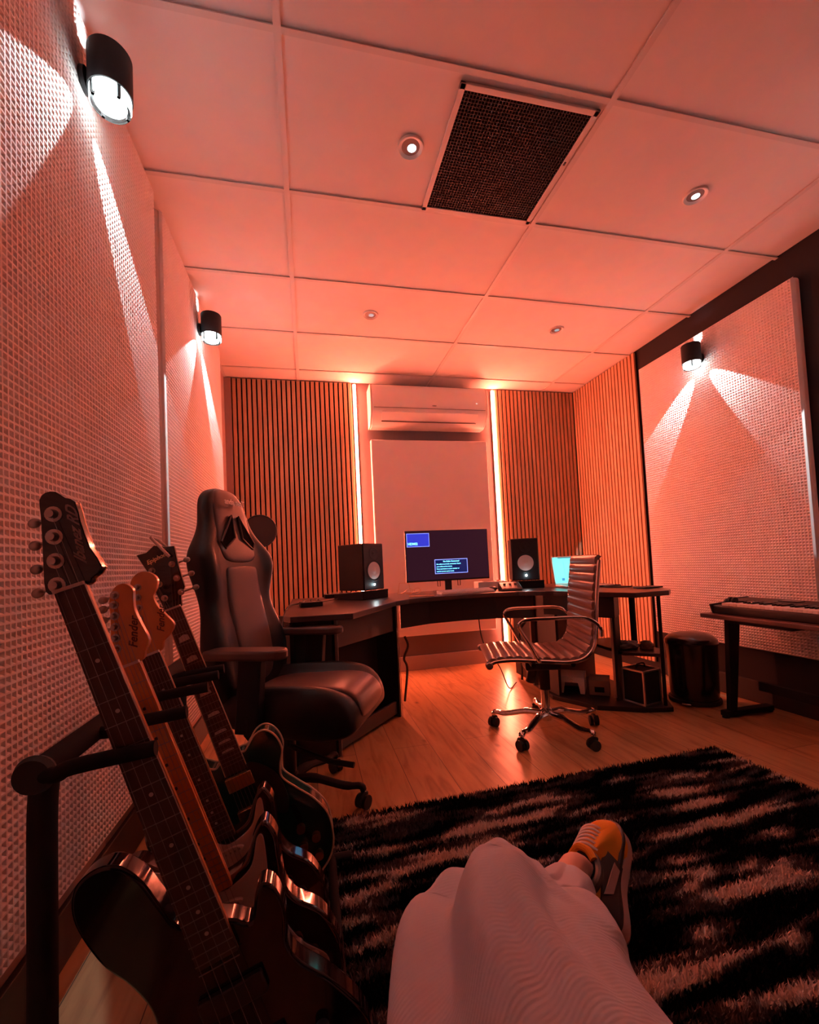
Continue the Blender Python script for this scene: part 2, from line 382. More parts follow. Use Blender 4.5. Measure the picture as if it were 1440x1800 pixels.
def aircon():
    t = thing('air_conditioner', 'white split air conditioner high on the back wall above the pale board', 'air conditioner', (1.13, Y1, 2.245))
    prof = [(0, .35), (-.17, .35), (-.20, .34), (-.215, .31), (-.222, .20), (-.222, .125), (-.205, .085), (-.12, .0), (-.09, -.012), (0, -.012)]
    obj('body', prism(nb(), prof, -.54, .54, 'X'), 'white', t, bevel=.006)
    obj('flap', prism(nb(), [(-.215, .098), (-.222, .09), (-.165, .032), (-.158, .040)], -.45, .45, 'X'), 'white', t, smooth=False, bevel=.001)
    bm = nb(); box(bm, (0, -.2225, .128), (1.05, .004, .003)); box(bm, (0, -.150, .026), (.90, .010, .004), Matrix.Rotation(R(45), 3, 'X')); obj('seam', bm, 'grille', t, smooth=False)
    bm = nb(); ball(bm, (0.03, -.224, .155), .012, (1.8, .15, .4)); obj('emblem', bm, 'grey', t)
    bm = nb(); box(bm, (.44, -.2235, .19), (.012, .002, .006)); obj('indicator_lamp', bm, emis('indicator_white', (1, .8, .7), 1.2), t)
    for s in (-1, 1):
        obj('end_cap', prism(nb(), prof, s*.54, s*.552, 'X'), 'white', t, bevel=.004)
aircon()

# ------------------------------------------------------------------ sconces
def spot(par, loc, dirv, w_, ang, blend=.12, rad=.004, col=(.88, .97, 1)):
    l = bpy.data.lights.new('sconce_beam', 'SPOT'); l.energy = w_; l.spot_size = R(ang); l.spot_blend = blend; l.shadow_soft_size = rad; l.color = col
    o = bpy.data.objects.new('sconce_beam', l); COL.objects.link(o); o.parent = par; o.location = loc
    o.rotation_euler = V(dirv).to_track_quat('-Z', 'Y').to_euler(); return o
def sconce(loc, rz, label, pw=1.):
    # local: wall plane y=0 behind, projecting towards -y, x along wall
    t = thing('wall_lamp', label, 'wall lamp', loc, rz, 'black cylinder wall lamps')
    obj('wall_plate', cyl(nb(), (0, 0, .02), (0, -.014, .02), .035, seg=28), 'blackmatte', t, bevel=.002)
    bm = nb(); lathe(bm, [(.001, .112), (.056, .112), (.058, .109), (.058, -.014), (.055, -.014), (.055, .060), (.001, .060)], (0, -.072, 0), 40)
    obj('housing', bm, 'blackmatte', t)
    bm = nb(); lathe(bm, [(.045, -.014), (.054, -.014), (.054, -.045), (.051, -.050), (.045, -.050)], (0, -.072, 0), 40); obj('glass_ring', bm, 'glass', t)
    bm = nb(); lathe(bm, [(.001, -.012), (.040, -.012), (.042, -.034), (.030, -.042), (.001, -.043)], (0, -.072, 0), 32); obj('lens', bm, 'lens', t)
    for a in (0, 90, 180, 270):
        obj('bracket', box(nb(), (.0475*math.cos(R(a+45)), -.072+.0475*math.sin(R(a+45)), -.032), (.008, .008, .036), zrot(R(a+45))), 'blackmatte', t, smooth=False)
    y = -.018
    for s in (-1, 1):
        a = R(49); spot(t, (s*.030, -.036, -.056), (s*math.cos(a), .27, -math.sin(a)), SCONCE_W*pw, 37, .07)
    spot(t, (0, -.040, .118), (-.08, .95, 1), SCONCE_W*.02*pw, 60, .6)
    # light that spills down into the room
    spot(t, (0, -.072, -.054), (0, -.35, -1), SCONCE_W*.008*pw, 110, .8, .02)
    return t
LP = X0+.058+.004; RP = X1-.058-.004
sconce((LP, 1.395, 2.43), R(90), 'black cylinder wall lamp glaring white at the top left of the photo')
sconce((LP, 2.77, 2.43), R(90), 'black cylinder wall lamp on the far left waffle panel, high above the gaming chair')
sconce((RP, 2.42, 2.275), R(-90), 'black cylinder wall lamp on the right waffle panel above the waste bin')
sconce((RP, 1.09, 2.275), R(-90), 'black cylinder wall lamp on the right panel beyond the right edge of the photo')

# ------------------------------------------------------------------ downlights and vent
for (x, y), pw, lab in zip(((.464, 1.64), (1.86, 1.64), (.464, 2.84), (1.86, 2.84)), DOWN_PW,
        ('round recessed downlight left of the ceiling vent, lit white', 'round recessed downlight right of the ceiling vent, lit white',
         'dim round recessed downlight in the ceiling above the left speaker', 'dim round recessed downlight in the ceiling above the laptop')):
    t = thing('downlight', lab, 'ceiling light', (x, y, H), 0, 'recessed ceiling downlights')
    obj('trim_ring', lathe(nb(), [(.036, .0045), (.048, -.004), (.052, -.004), (.054, 0), (.054, .005)], seg=36), 'white', t)
    obj('reflector', lathe(nb(), [(.037, .004), (.033, .0045), (.030, .006), (.024, .007)], seg=32), 'grey', t)
    obj('lamp', lathe(nb(), [(.001, .0035), (.018, .0035), (.018, .0045), (.001, .0045)], (.006, .004, 0), seg=24), emis('downlight_glow', (.85, .95, 1), pw), t)
def vent():
    t = thing('ceiling_vent', 'square ceiling vent with dark egg-crate grille and white frame', 'vent', (.861, 1.645, H))
    bm = nb(); w_ = .2575
    for s in (-1, 1):
        box(bm, (s*(w_+.011), 0, -.004), (.022, 2*w_+.044, .010)); box(bm, (0, s*(w_+.011), -.004), (2*w_+.044, .022, .010))
    obj('frame', bm, 'bar', t, smooth=False, bevel=.002)
    bm = nb(); n = 40; p = 2*w_/n
    for i in range(n+1):
        box(bm, (-w_+i*p, 0, -.001), (.0016, 2*w_, .008)); box(bm, (0, -w_+i*p, -.001), (2*w_, .0016, .008))
    obj('grille', bm, 'grille', t, smooth=False)
    obj('backing', box(nb(), (0, 0, .0036), (2*w_, 2*w_, .001)), 'felt', t, smooth=False)
    obj('latch', box(nb(), (w_+.008, -.06, -.010), (.008, .014, .004)), 'grille', t, smooth=False)
vent()

# ------------------------------------------------------------------ desk
DZ = .75
def desk():
    t = thing('studio_desk', 'large dark curved studio desk with side racks holding monitor and speakers', 'desk', (1.05, 3.0, 0))
    ox, oy = 1.05, 3.0
    def L(x, y): return (x-ox, y-oy)
    out = [(-.136, 2.28), (-.10, 2.205), (.20, 2.172), (.52, 2.70), (.63, 2.80), (.77, 2.855), (1.0, 2.885), (1.25, 2.875), (1.42, 2.82), (1.60, 2.67), (1.84, 2.19), (2.08, 2.20), (2.15, 2.26), (2.24, 2.60), (2.24, 3.42), (-.14, 3.52)]
    obj('desktop', prism(nb(), [L(*p) for p in out], DZ-.03, DZ, 'Z'), 'desk', t, smooth=False, bevel=.004)
    bm = nb(); prism(bm, [L(*p) for p in ((.57, 2.82), (.80, 2.93), (1.05, 2.955), (1.30, 2.93), (1.52, 2.82), (1.52, 2.84), (1.30, 2.95), (1.05, 2.975), (.80, 2.95), (.57, 2.84))], DZ-.19, DZ-.03)
    obj('front_rail', bm, 'deskblack', t, smooth=False)
    # left rack: front face from A(.54,2.80) to B(.12,2.33)
    A, B = V((.54, 2.80)), V((.12, 2.33)); d = (B-A).normalized(); nrm = V((-d.y, d.x)); 
    if nrm.x < 0: nrm = -nrm
    bk = -nrm  # towards the wall
    dep = .50
    def plate(P, Q, th, z0, z1, name, m, bev=.002):
        P, Q = V(P), V(Q); u = (Q-P).normalized(); n_ = V((-u.y, u.x))*th/2
        o = obj(name, prism(nb(), [L(*(P+n_)), L(*(Q+n_)), L(*(Q-n_)), L(*(P-n_))], z0, z1), m, t, smooth=False, bevel=bev); return o
    plate(A, A+bk*.45, .02, .0, DZ-.031, 'side_panel', 'deskblack')
    plate(B, B+bk*dep, .02, .0, DZ-.031, 'side_panel', 'deskblack')
    plate(A+bk*.03+d*.015, B+bk*.03-d*.015, .02, DZ-.20, DZ-.031, 'rack_rail', 'deskgrey')
    plate(A+bk*.03+d*.015, B+bk*.03-d*.015, .02, .02, .10, 'rack_rail', 'deskgrey')
    plate(A+bk*.16+d*.015, B+bk*.16-d*.015, .015, .0, DZ-.031, 'back_panel', 'deskblack')
    plate((-.10, 2.26), (-.10, 2.75), .02, 0, DZ-.031, 'side_panel', 'deskblack')
    plate((-.09, 2.30), (.10, 2.34), .016, .02, DZ-.031, 'front_panel', 'deskblack')
    # edge strips of the rack side panels
    for P in (A, B):
        q = P+nrm*.012
        obj('edge_strip', box(nb(), (*L(*q), DZ/2-.016), (.003, .004, DZ-.033), zrot(math.atan2(nrm.y, nrm.x))), 'silver', t, smooth=False)
    # right rack
    plate((1.64, 2.72), (1.66, 3.40), .02, .03, DZ-.031, 'side_panel', 'deskblack')
    plate((1.915, 2.50), (2.0, 2.56), .02, .03, DZ-.031, 'side_panel', 'deskblack')
    plate((1.60, 3.02), (2.18, 3.10), .018, .03, DZ-.031, 'back_panel', wood('brown_board', [(.2, (.14, .09, .07)), (.8, (.2, .13, .10))], .6, (1, 1, 1)))
    obj('front_rail', prism(nb(), [L(1.56, 2.74), L(1.80, 2.33), L(1.93, 2.45), L(1.93, 2.47), L(1.80, 2.36), L(1.58, 2.755)], DZ-.16, DZ-.03), 'deskblack', t, smooth=False)
    obj('base_plate', prism(nb(), [L(*p) for p in ((1.60, 2.76), (1.74, 2.47), (1.97, 2.335), (2.14, 2.29), (2.22, 2.42), (2.20, 3.12), (1.66, 3.15))], 0.0, .03), 'deskblack', t, smooth=False, bevel=.004)
    obj('shelf', prism(nb(), [L(*p) for p in ((1.95, 2.47), (2.12, 2.33), (2.24, 2.44), (2.22, 2.95), (2.0, 2.95))], .325, .345), 'deskblack', t, smooth=False, bevel=.002)
    obj('post', cyl(nb(), (*L(2.12, 2.33), .03), (*L(2.12, 2.33), DZ-.03), .011), 'blackmatte', t)
    obj('post', cyl(nb(), (*L(2.20, 2.66), .345), (*L(2.20, 2.66), DZ-.03), .020), 'blackmatte', t)
    bm = nb(); box(bm, (*L(1.905, 2.505), .36), (.004, .014, .62), zrot(R(35)))
    obj('rack_strip', bm, 'silver', t, smooth=False)
desk()

# ------------------------------------------------------------------ speakers
def speaker(loc, rz, label):
    t = thing('studio_speaker', label, 'speaker', loc, rz, 'black studio speakers with white cones')
    w_, d, h = .205, .25, .325
    obj('cabinet', box(nb(), (0, d/2, h/2), (w_, d, h)), 'blackmatte', t, bevel=.006)
    obj('baffle', box(nb(), (0, -.002, h/2), (w_-.012, .004, h-.012)), 'black', t, bevel=.002)
    obj('woofer_surround', lathe(nb(), [(.058, -.004), (.066, -.007), (.074, -.007), (.077, -.003), (.077, .001)], (0, 0, .135), 40, 'Y'), 'rubber', t)
    cone = obj('woofer_cone', lathe(nb(), [(.061, -.005), (.050, -.001), (.026, .006)], (0, 0, .135), 40, 'Y'), 'cone', t)
    obj('dust_cap', lathe(nb(), [(.027, .004), (.024, -.004), (.014, -.009), (.001, -.011)], (0, 0, .135), 28, 'Y'), 'cone', cone)
    obj('tweeter', lathe(nb(), [(.042, -.005), (.040, -.007), (.026, -.003), (.014, -.003), (.010, -.008), (.001, -.010)], (0, 0, .255), 32, 'Y'), 'black', t)
    obj('status_lamp', ball(nb(), (0, -.004, .038), .007, (1, .4, 1)), emis('speaker_lamp', (.8, 1, 1), 40), t)
    l = bpy.data.lights.new('status_glow', 'POINT'); l.energy = .06; l.color = (.7, .95, 1); l.shadow_soft_size = .01
    o = bpy.data.objects.new('status_glow', l); COL.objects.link(o); o.parent = t; o.location = (0, -.02, .038)
    return t
def pad(loc, rz, label):
    t = thing('isolation_pad', label, 'speaker stand', loc, rz, 'speaker isolation pads')
    obj('foam_wedge', prism(nb(), [(-.015, 0), (.28, 0), (.28, .04), (-.015, .05)], -.125, .125, 'X'), 'foam', t, bevel=.004)
    obj('rim', box(nb(), (0, -.010, .053), (.25, .012, .010)), 'foam', t)
pad((.435, 3.02, DZ+.001), R(38), 'black foam pad on the left of the desk under the left speaker')
speaker((.437, 3.035, DZ+.0605), R(38), 'black studio speaker with white cone left of the monitor')
pad((1.63, 3.08, DZ+.001), R(-20), 'black foam pad on the right of the desk under the right speaker')
speaker((1.632, 3.095, DZ+.0605), R(-20), 'black studio speaker with white cone between monitor and laptop')

# ------------------------------------------------------------------ monitor
def monitor():
    t = thing('computer_monitor', 'wide black monitor on the desk showing a blue no-signal message', 'monitor', (1.055, 3.24, DZ+.001), R(0))
    w_, h, z = .675, .395, .085
    obj('back_shell', box(nb(), (0, .016, z+h/2), (w_, .026, h)), 'black', t, bevel=.004)
    scr = obj('screen', box(nb(), (0, .0015, z+h/2+.003), (w_-.012, .003, h-.018)), mat('screen_black', (.006, .004, .006), .25, spec=.25, emit=(.05, .012, .025), es=.35), t)
    blue = emis('screen_blue', (.02, .03, .45), .9); pale = emis('screen_border', (.25, .3, .9), 1.0); cy = emis('screen_text', (.15, .65, 1), 2.2); dk = emis('dialog_dark', (.0, .01, .10), .6)
    obj('input_badge_border', box(nb(), (-.236, -.0008, z+.322), (.180, .0012, .104)), pale, scr)
    obj('input_badge', box(nb(), (-.236, -.0016, z+.322), (.172, .0012, .096)), blue, scr)
    text('screen_lettering', 'HDMI2', .026, cy, scr, (-.318, -.0026, z+.293), (R(90), 0, 0), align='LEFT', bold=True)
    obj('message_border', box(nb(), (.022, -.0008, z+.112), (.268, .0012, .112)), pale, scr)
    obj('message_box', box(nb(), (.022, -.0016, z+.112), (.258, .0012, .102)), dk, scr)
    text('screen_lettering', 'No Cable Connected', .0150, cy, scr, (.022, -.0026, z+.150), (R(90), 0, 0), bold=True)
    for i, s in enumerate(('No cable is currently connected. Check', 'your cable and its source.', 'Press any button on your monitor or', 'wait for power saving mode.')):
        text('screen_lettering', s, .0122, cy, scr, (-.098, -.0026, z+.130-.0185*i), (R(90), 0, 0), align='LEFT', bold=True)
    obj('stand_neck', box(nb(), (0, .035, .07), (.055, .02, .14)), 'black', t, bevel=.003)
    obj('stand_base', prism(nb(), [(-.13, -.07), (.13, -.07), (.11, .09), (-.11, .09)], 0, .008), 'black', t, bevel=.002)
    bm = nb()
    for s in (-1, 1): tube(bm, [(s*.082-.010, .01, z+.01), (s*.082-.010, .01, z-.040), (s*.082+.010, .01, z-.040), (s*.082+.010, .01, z+.01)], .003, 6)
    obj('wire_bracket', bm, 'black', t)
monitor()

# ------------------------------------------------------------------ laptop
def laptop():
    t = thing('laptop', 'open laptop with bright cyan screen on the right of the desk behind the ribbed chair', 'laptop', (1.985, 2.97, DZ+.001), R(-8))
    obj('base', box(nb(), (0, -.115, .009), (.34, .235, .016)), 'silver', t, bevel=.004)
    obj('keyboard', box(nb(), (0, -.10, .0175), (.28, .11, .002)), 'black', t, smooth=False)
    r = Matrix.Rotation(R(-14), 3, 'X')
    lid = obj('lid', box(nb(), r @ V((0, 0, .115)), (.34, .006, .225), r), 'silver', t, bevel=.003); lid.location = (0, .004, .010)
    def p(x, z, s, m, nm, off=-.0045):
        o = obj(nm, box(nb(), r @ V((x, off, z)), (s[0], .0008, s[1]), r), m, lid); return o
    p(0, .118, (.322, .200), emis('laptop_screen', (.12, .72, .66), 1.25), 'display')
    for x in (-.08, 0, .08): p(x, .13, (.002, .12), emis('laptop_line%d' % int(x*100), (.08, .55, .55), 1), 'window_edge', -.0052)
    p(-.10, .045, (.022, .020), emis('laptop_icon', (.02, .12, .35), 1), 'icon', -.0052)
    p(.02, .214, (.28, .007), emis('laptop_bar', (.02, .10, .14), 1), 'menu_bar', -.0052)
    l = bpy.data.lights.new('display_glow', 'AREA'); l.energy = .35; l.size = .3; l.size_y = .18; l.shape = 'RECTANGLE'; l.color = (.3, 1, .95)
    o = bpy.data.objects.new('display_glow', l); COL.objects.link(o); o.parent = lid; o.location = (0, -.012, .12); o.rotation_euler = (R(76), 0, 0)
laptop()

# ------------------------------------------------------------------ small things on the desk
t = thing('computer_keyboard', 'slim white keyboard on the desk in front of the monitor', 'keyboard', (1.09, 2.985, DZ+.001), R(1.5))
obj('tray', prism(nb(), [(-.06, 0), (.06, 0), (.06, .026), (-.06, .014)], -.20, .20, 'X'), 'white', t, bevel=.002)
bm = nb()
for i in range(18):
    for j in range(5): box(bm, (-.187+i*.022, -.048+j*.022, .0172+.0022*j), (.019, .019, .004))
obj('keys', bm, 'white', t, smooth=False)
bm = nb(); ball(bm, (0, 0, .014), .03, (1, 1.5, .55)); o = obj('computer_mouse', bm, 'black'); o.location = (1.335, 3.06, DZ+.002); tag(o, 'small black mouse on the desk right of the white keyboard', 'mouse')
def controller():
    t = thing('desk_controller', 'wedge-shaped audio controller with dark top on the desk beside the right speaker', 'audio controller', (1.44, 2.99, DZ+.001), R(-14))
    obj('wedge', prism(nb(), [(-.075, 0), (.075, 0), (.075, .055), (.045, .058), (-.075, .018)], -.075, .075, 'X'), 'black', t, bevel=.004)
    bm = nb()
    for i in range(3): cyl(bm, (-.04+.04*i, .0, .040), (-.04+.04*i, -.003, .052), .009, seg=16)
    obj('knob', bm, 'grey', t)
    obj('edge_trim', box(nb(), (0, -.076, .012), (.15, .003, .010)), 'silver', t)
controller()
def audio_box():
    t = thing('audio_interface', 'pale flat audio interface lying on the desk at the foot of the right LED strip', 'audio interface', (1.43, 3.32, DZ+.001), R(-8))
    obj('case', box(nb(), (0, 0, .03), (.24, .15, .055)), 'white', t, bevel=.004)
    obj('display_window', box(nb(), (-.02, -.01, .059), (.09, .05, .003)), 'black', t)
    bm = nb()
    for i in range(4): cyl(bm, (.05+.015*i, -.03, .057), (.05+.015*i, -.03, .066), .006, seg=10)
    obj('knobs', bm, 'redmark', t)
audio_box()
def eyeglasses():
    t = thing('eyeglasses', 'folded wire eyeglasses lying on the desk beside the left speaker', 'glasses', (.745, 3.16, DZ+.001), R(15))
    bm = nb()
    for s in (-1, 1): tube(bm, [(s*.034+.026*math.cos(a*PI/8), 0, .026+.021*math.sin(a*PI/8)) for a in range(16)], .0016, 6, True)
    tube(bm, [(-.009, 0, .033), (0, 0, .037), (.009, 0, .033)], .0015, 6)
    obj('frame', bm, 'gold', t)
    bm = nb()
    for s in (-1, 1): tube(bm, [(s*.060, 0, .034), (s*.058, .05, .018), (s*.045, .12, .006)], .0016, 6)
    obj('temple', bm, 'gold', t)
eyeglasses()
t = thing('card_holder', 'small wire holder standing on the desk behind the eyeglasses', 'holder', (.70, 3.27, DZ+.001), R(-10))
bm = nb(); tube(bm, [(-.05, 0, .002), (-.035, 0, .085), (.035, 0, .085), (.05, 0, .002)], .002, 6); tube(bm, [(-.05, 0, .002), (-.05, .05, .002), (.05, .05, .002), (.05, 0, .002)], .002, 6); obj('wire', bm, 'gold', t)
o = obj('pencil', cyl(nb(), (0, 0, 0), (.16, -.07, 0), .004, seg=6), 'gold'); o.location = (.66, 2.93, DZ+.006); tag(o, 'thin pencil lying on the desk left of the white keyboard', 'pencil')
def dev(name, label, cat, loc, rz, s, knobs):
    t = thing(name, label, cat, loc, rz)
    obj('case', box(nb(), (0, 0, s[2]/2), s), 'blackmatte', t, bevel=.003)
    bm = nb()
    for i in range(knobs): cyl(bm, (-s[0]/2+s[0]*(i+.5)/knobs, 0, s[2]), (-s[0]/2+s[0]*(i+.5)/knobs, 0, s[2]+.014), .006, seg=12)
    obj('knobs', bm, 'nickel', t)
dev('effects_unit', 'small black control box at the left end of the desk', 'audio device', (.0, 2.74, DZ+.001), R(8), (.13, .10, .028), 3)
dev('switch_box', 'little black box with a row of knobs near the back of the left desk wing', 'audio device', (.17, 3.38, DZ+.001), R(10), (.14, .06, .028), 5)
def cable(label, pts, r=.004, m='rubber', name='cable'):
    o = obj(name, tube(nb(), crom(pts, 6), r, 6), m); tag(o, label, 'cable'); return o
cable('black cable hanging over the left end of the desk', [(.02, 2.84, DZ+.006), (-.06, 2.82, DZ+.016), (-.13, 2.70, DZ+.01), (-.152, 2.56, DZ-.04), (-.155, 2.45, DZ-.14), (-.150, 2.42, DZ-.28)], .005)
cable('pale cable lying between the two boxes on the left desk wing', [(.02, 2.90, DZ+.007), (.09, 3.0, DZ+.007), (.18, 3.12, DZ+.007), (.26, 3.27, DZ+.007), (.29, 3.38, DZ+.007)], .004, 'grey')
cable('tangled dark cable on the desk right of the laptop', [(2.02, 2.72, DZ+.006), (2.10, 2.66, DZ+.012), (2.16, 2.74, DZ+.008), (2.06, 2.80, DZ+.014), (2.02, 2.66, DZ+.006), (2.10, 2.56, DZ+.006), (2.16, 2.60, DZ+.006)], .005)
cable('thin cable hanging under the desk from the front rail towards the floor', [(1.20, 3.05, DZ-.04), (1.21, 3.04, .45), (1.24, 3.0, .32), (1.32, 2.98, .20), (1.42, 3.06, .02), (1.55, 3.2, .012)], .004)
cable('loose dark cable bunch dangling below the desk behind the ribbed chair', [(1.60, 3.1, DZ-.04), (1.56, 3.08, .55), (1.62, 3.12, .50), (1.55, 3.1, .42), (1.58, 3.15, .25), (1.60, 3.2, .03)], .009)
cable('dark cable hanging beside the left desk rack', [(.60, 2.86, .50), (.615, 2.84, .44), (.585, 2.84, .36), (.61, 2.87, .28), (.60, 2.95, .05)], .008)
o = obj('tablet', box(nb(), (0, 0, .006), (.14, .10, .010)), 'black', bevel=.003); o.location = (2.13, 2.42, DZ+.001); tag(o, 'flat black tablet at the far right end of the desk', 'tablet')

# things in the right rack
def whitebox():
    t = thing('desktop_riser', 'pale box-shaped riser with an arched opening on the rack base under the desk', 'box', (1.80, 2.82, .031), R(-38))
    bm = nb()
    prism(bm, [(-.085, 0), (-.055, 0), (-.042, .075), (.042, .075), (.055, 0), (.085, 0), (.085, .115), (-.085, .115)], -.10, -.09, 'Y')
    box(bm, (-.08, 0, .0575), (.010, .19, .115)); box(bm, (.08, 0, .0575), (.010, .19, .115)); box(bm, (0, .09, .0575), (.17, .010, .115)); box(bm, (0, 0, .11), (.17, .2, .010))
    obj('shell', bm, 'white', t, smooth=False, bevel=.002)
    obj('knob', cyl(nb(), (0, -.10, .09), (0, -.106, .09), .010, seg=16), 'silver', t)
whitebox()
t = thing('storage_box', 'brown box with a dark cutout beside the pale riser on the rack base', 'box', (1.90, 2.66, .031), R(-38))
obj('shell', box(nb(), (0, .05, .05), (.13, .17, .10)), 'brownbox', t, bevel=.004)
obj('cutout', box(nb(), (.0, -.036, .04), (.06, .002, .035)), 'felt', t, smooth=False)
def case():
    t = thing('flight_case', 'small black case with silver edges standing on the right rack base', 'case', (2.045, 2.435, .031), R(12))
    w_, d, h = .15, .15, .21
    obj('body', box(nb(), (0, 0, h/2), (w_, d, h)), 'blackmatte', t, bevel=.002)
    bm = nb()
    for sx in (-1, 1):
        for sy in (-1, 1): box(bm, (sx*w_/2, sy*d/2, h/2), (.012, .012, h))
        box(bm, (sx*w_/2, 0, h), (.012, d, .012))
        box(bm, (sx*w_/2, 0, .006), (.012, d, .012))
    for sy in (-1, 1): box(bm, (0, sy*d/2, h), (w_, .012, .012)); box(bm, (0, sy*d/2, .006), (w_, .012, .012))
    obj('edging', bm, 'silver', t, smooth=False, bevel=.002)
    obj('handle', tube(nb(), crom([(-.04, 0, h+.006), (-.03, 0, h+.03), (.03, 0, h+.03), (.04, 0, h+.006)], 5), .005, 8), 'blackmatte', t)
case()
def blob(name, label, cat, loc, s, m, seed=1):
    bm = nb(); bmesh.ops.create_icosphere(bm, subdivisions=4, radius=1)
    for v in bm.verts:
        n = noise.noise(v.co*1.8+V((seed, seed, 0)))*.35+noise.noise(v.co*4+V((seed, 0, 0)))*.15
        v.co = v.co*(1+n); v.co = V((v.co.x*s[0], v.co.y*s[1], max(v.co.z, -.55)*s[2]))
    mz = min(v.co.z for v in bm.verts)
    for v in bm.verts: v.co.z -= mz
    o = obj(name, bm, m); o.location = loc; return tag(o, label, cat)
blob('folded_cloth', 'crumpled grey cloth on the right rack shelf', 'cloth', (2.06, 2.56, .346), (.07, .06, .035), 'cloth', 2)
blob('cable_bundle', 'dark bundle of leads beside the grey cloth on the rack shelf', 'cable', (2.15, 2.49, .346), (.035, .05, .035), 'brownbox', 5)

# ------------------------------------------------------------------ microphone
def mic():
    t = thing('microphone_stand', 'round pop filter on a microphone stand behind the gaming chair', 'microphone', (-.33, 2.92, 0))
    obj('pop_filter', lathe(nb(), [(.001, -.002), (.098, -.002), (.098, .002), (.001, .002)], (.03, 0, 1.235), 48, 'Y'), 'cloth_dark', t)
    bm = nb(); tube(bm, [(.03+.101*math.cos(a*PI/24), 0, 1.235+.101*math.sin(a*PI/24)) for a in range(48)], .005, 8, True); obj('filter_ring', bm, 'black', t)
    obj('gooseneck', tube(nb(), crom([(.04, 0, 1.13), (.045, .02, 1.09), (.055, .05, 1.02), (.04, .08, .98)], 6), .006, 8), 'chrome', t)
    bm = nb(); cyl(bm, (.02, .10, 1.02), (.02, .10, 1.19), .026); obj('microphone_body', bm, 'black', t)
    obj('shock_mount', tube(nb(), [(.02+.04*math.cos(a*PI/10), .10+.04*math.sin(a*PI/10), 1.04) for a in range(20)], .004, 6, True), 'redmark', t)
    obj('pole', cyl(nb(), (.03, .10, .02), (.03, .10, 1.02), .009), 'black', t)
    obj('base', lathe(nb(), [(.001, .022), (.05, .020), (.12, .008), (.12, 0), (.001, 0)], (.03, .10, 0), 32), 'black', t)
M['cloth_dark'] = mat('dark_mesh', (.05, .035, .035), .8)
mic()

# ------------------------------------------------------------------ waste bin
def bin_():
    t = thing('pedal_bin', 'black round pedal bin with domed lid beside the keyboard table', 'waste bin', (2.43, 2.42, 0), R(210))
    obj('body', lathe(nb(), [(.001, .02), (.135, .02), (.138, .06), (.146, .36), (.148, .375)], seg=48), 'bin', t)
    obj('foot_ring', lathe(nb(), [(.13, 0), (.147, 0), (.150, .012), (.147, .024), (.136, .026)], seg=48), 'rubber', t)
    obj('lid', lathe(nb(), [(.150, .368), (.152, .385), (.148, .402), (.125, .424), (.08, .438), (.001, .443)], seg=48), 'bin', t)
    obj('pedal', box(nb(), (.155, 0, .018), (.06, .05, .010)), 'chrome', t, bevel=.003)
bin_()

# ------------------------------------------------------------------ keyboard table and keyboard
def kbtable():
    t = thing('keyboard_table', 'low dark table against the right wall carrying the piano keyboard', 'table', (2.46, 1.55, 0))
    zt = .60
    obj('tabletop', box(nb(), (0, 0, zt-.012), (.34, 1.30, .024)), 'plateshelf', t, bevel=.003)
    obj('side_wing', prism(nb(), [(-.15, -.04), (.14, -.04), (.14, -.24), (-.02, -.24)], .17, .185, 'Y'), 'plateshelf', t) if False else None
    obj('support_rail', box(nb(), (0, .35, zt-.036), (.24, .36, .024)), 'blackmatte', t)
    for y in (.55, -.45):
        obj('leg', prism(nb(), [(-.105, 0.03), (-.06, .03), (.01, zt-.03), (-.075, zt-.03)], y, y+.03, 'Y'), 'blackmatte', t, smooth=False, bevel=.003)
        obj('foot', box(nb(), (.03, y+.015, .024), (.34, .05, .03)), 'blackmatte', t, bevel=.004)
        for s in (-.13, .19): obj('glide', cyl(nb(), (s, y+.015, 0), (s, y+.015, .012), .018), 'rubber', t)
    obj('crossbar', box(nb(), (.12, .06, .16), (.03, .98, .05)), 'blackmatte', t, smooth=False)
kbtable()
def piano():
    t = thing('piano_keyboard', 'black electronic piano keyboard with a row of white keys on the low table', 'keyboard instrument', (2.465, 1.60, .601), R(-90))
    # local: x along length (world -Y), player side is local -y -> world -X
    Lh = .52
    t.location = (2.465, 1.63, .601)
    prof = [(-.135, .030), (-.125, 0), (.14, 0), (.14, .080), (.00, .075), (-.02, .052), (-.13, .048)]
    obj('chassis', prism(nb(), prof, -Lh, Lh, 'X'), 'black', t, bevel=.004)
    for s in (-1, 1):
        obj('end_cheek', prism(nb(), [(-.145, .055), (-.125, 0), (.142, 0), (.142, .084), (-.02, .08), (-.04, .062)], s*Lh, s*(Lh+.014), 'X'), 'black', t, bevel=.003)
    wk = .0225; n = 42
    for i in range(n):
        x = -Lh+.07+i*wk
        obj('white_key', box(nb(), (x, -.066, .057), (wk-.0014, .13, .016)), 'white', t, smooth=False, bevel=.001)
    bm_ = None
    for i in range(n-1):
        if i % 7 in (2, 6): continue
        x = -Lh+.07+(i+.5)*wk
        obj('black_key', box(nb(), (x, -.040, .069), (.011, .075, .012)), 'gloss', t, smooth=False, bevel=.001)
    bm = nb()
    for i in range(16):
        for j in range(3): box(bm, (-.02+i*.028, .045+j*.026, .081), (.017, .012, .006))
    obj('buttons', bm, 'grey', t, smooth=False)
    bm = nb()
    for i in range(2): cyl(bm, (-Lh+.025+.024*i, -.03, .070), (-Lh+.036+.024*i, -.03, .070), .022, seg=18)
    obj('control_wheel', bm, 'rubber', t)
    obj('screen', box(nb(), (-.22, .06, .080), (.10, .05, .004)), 'gloss', t)
piano()

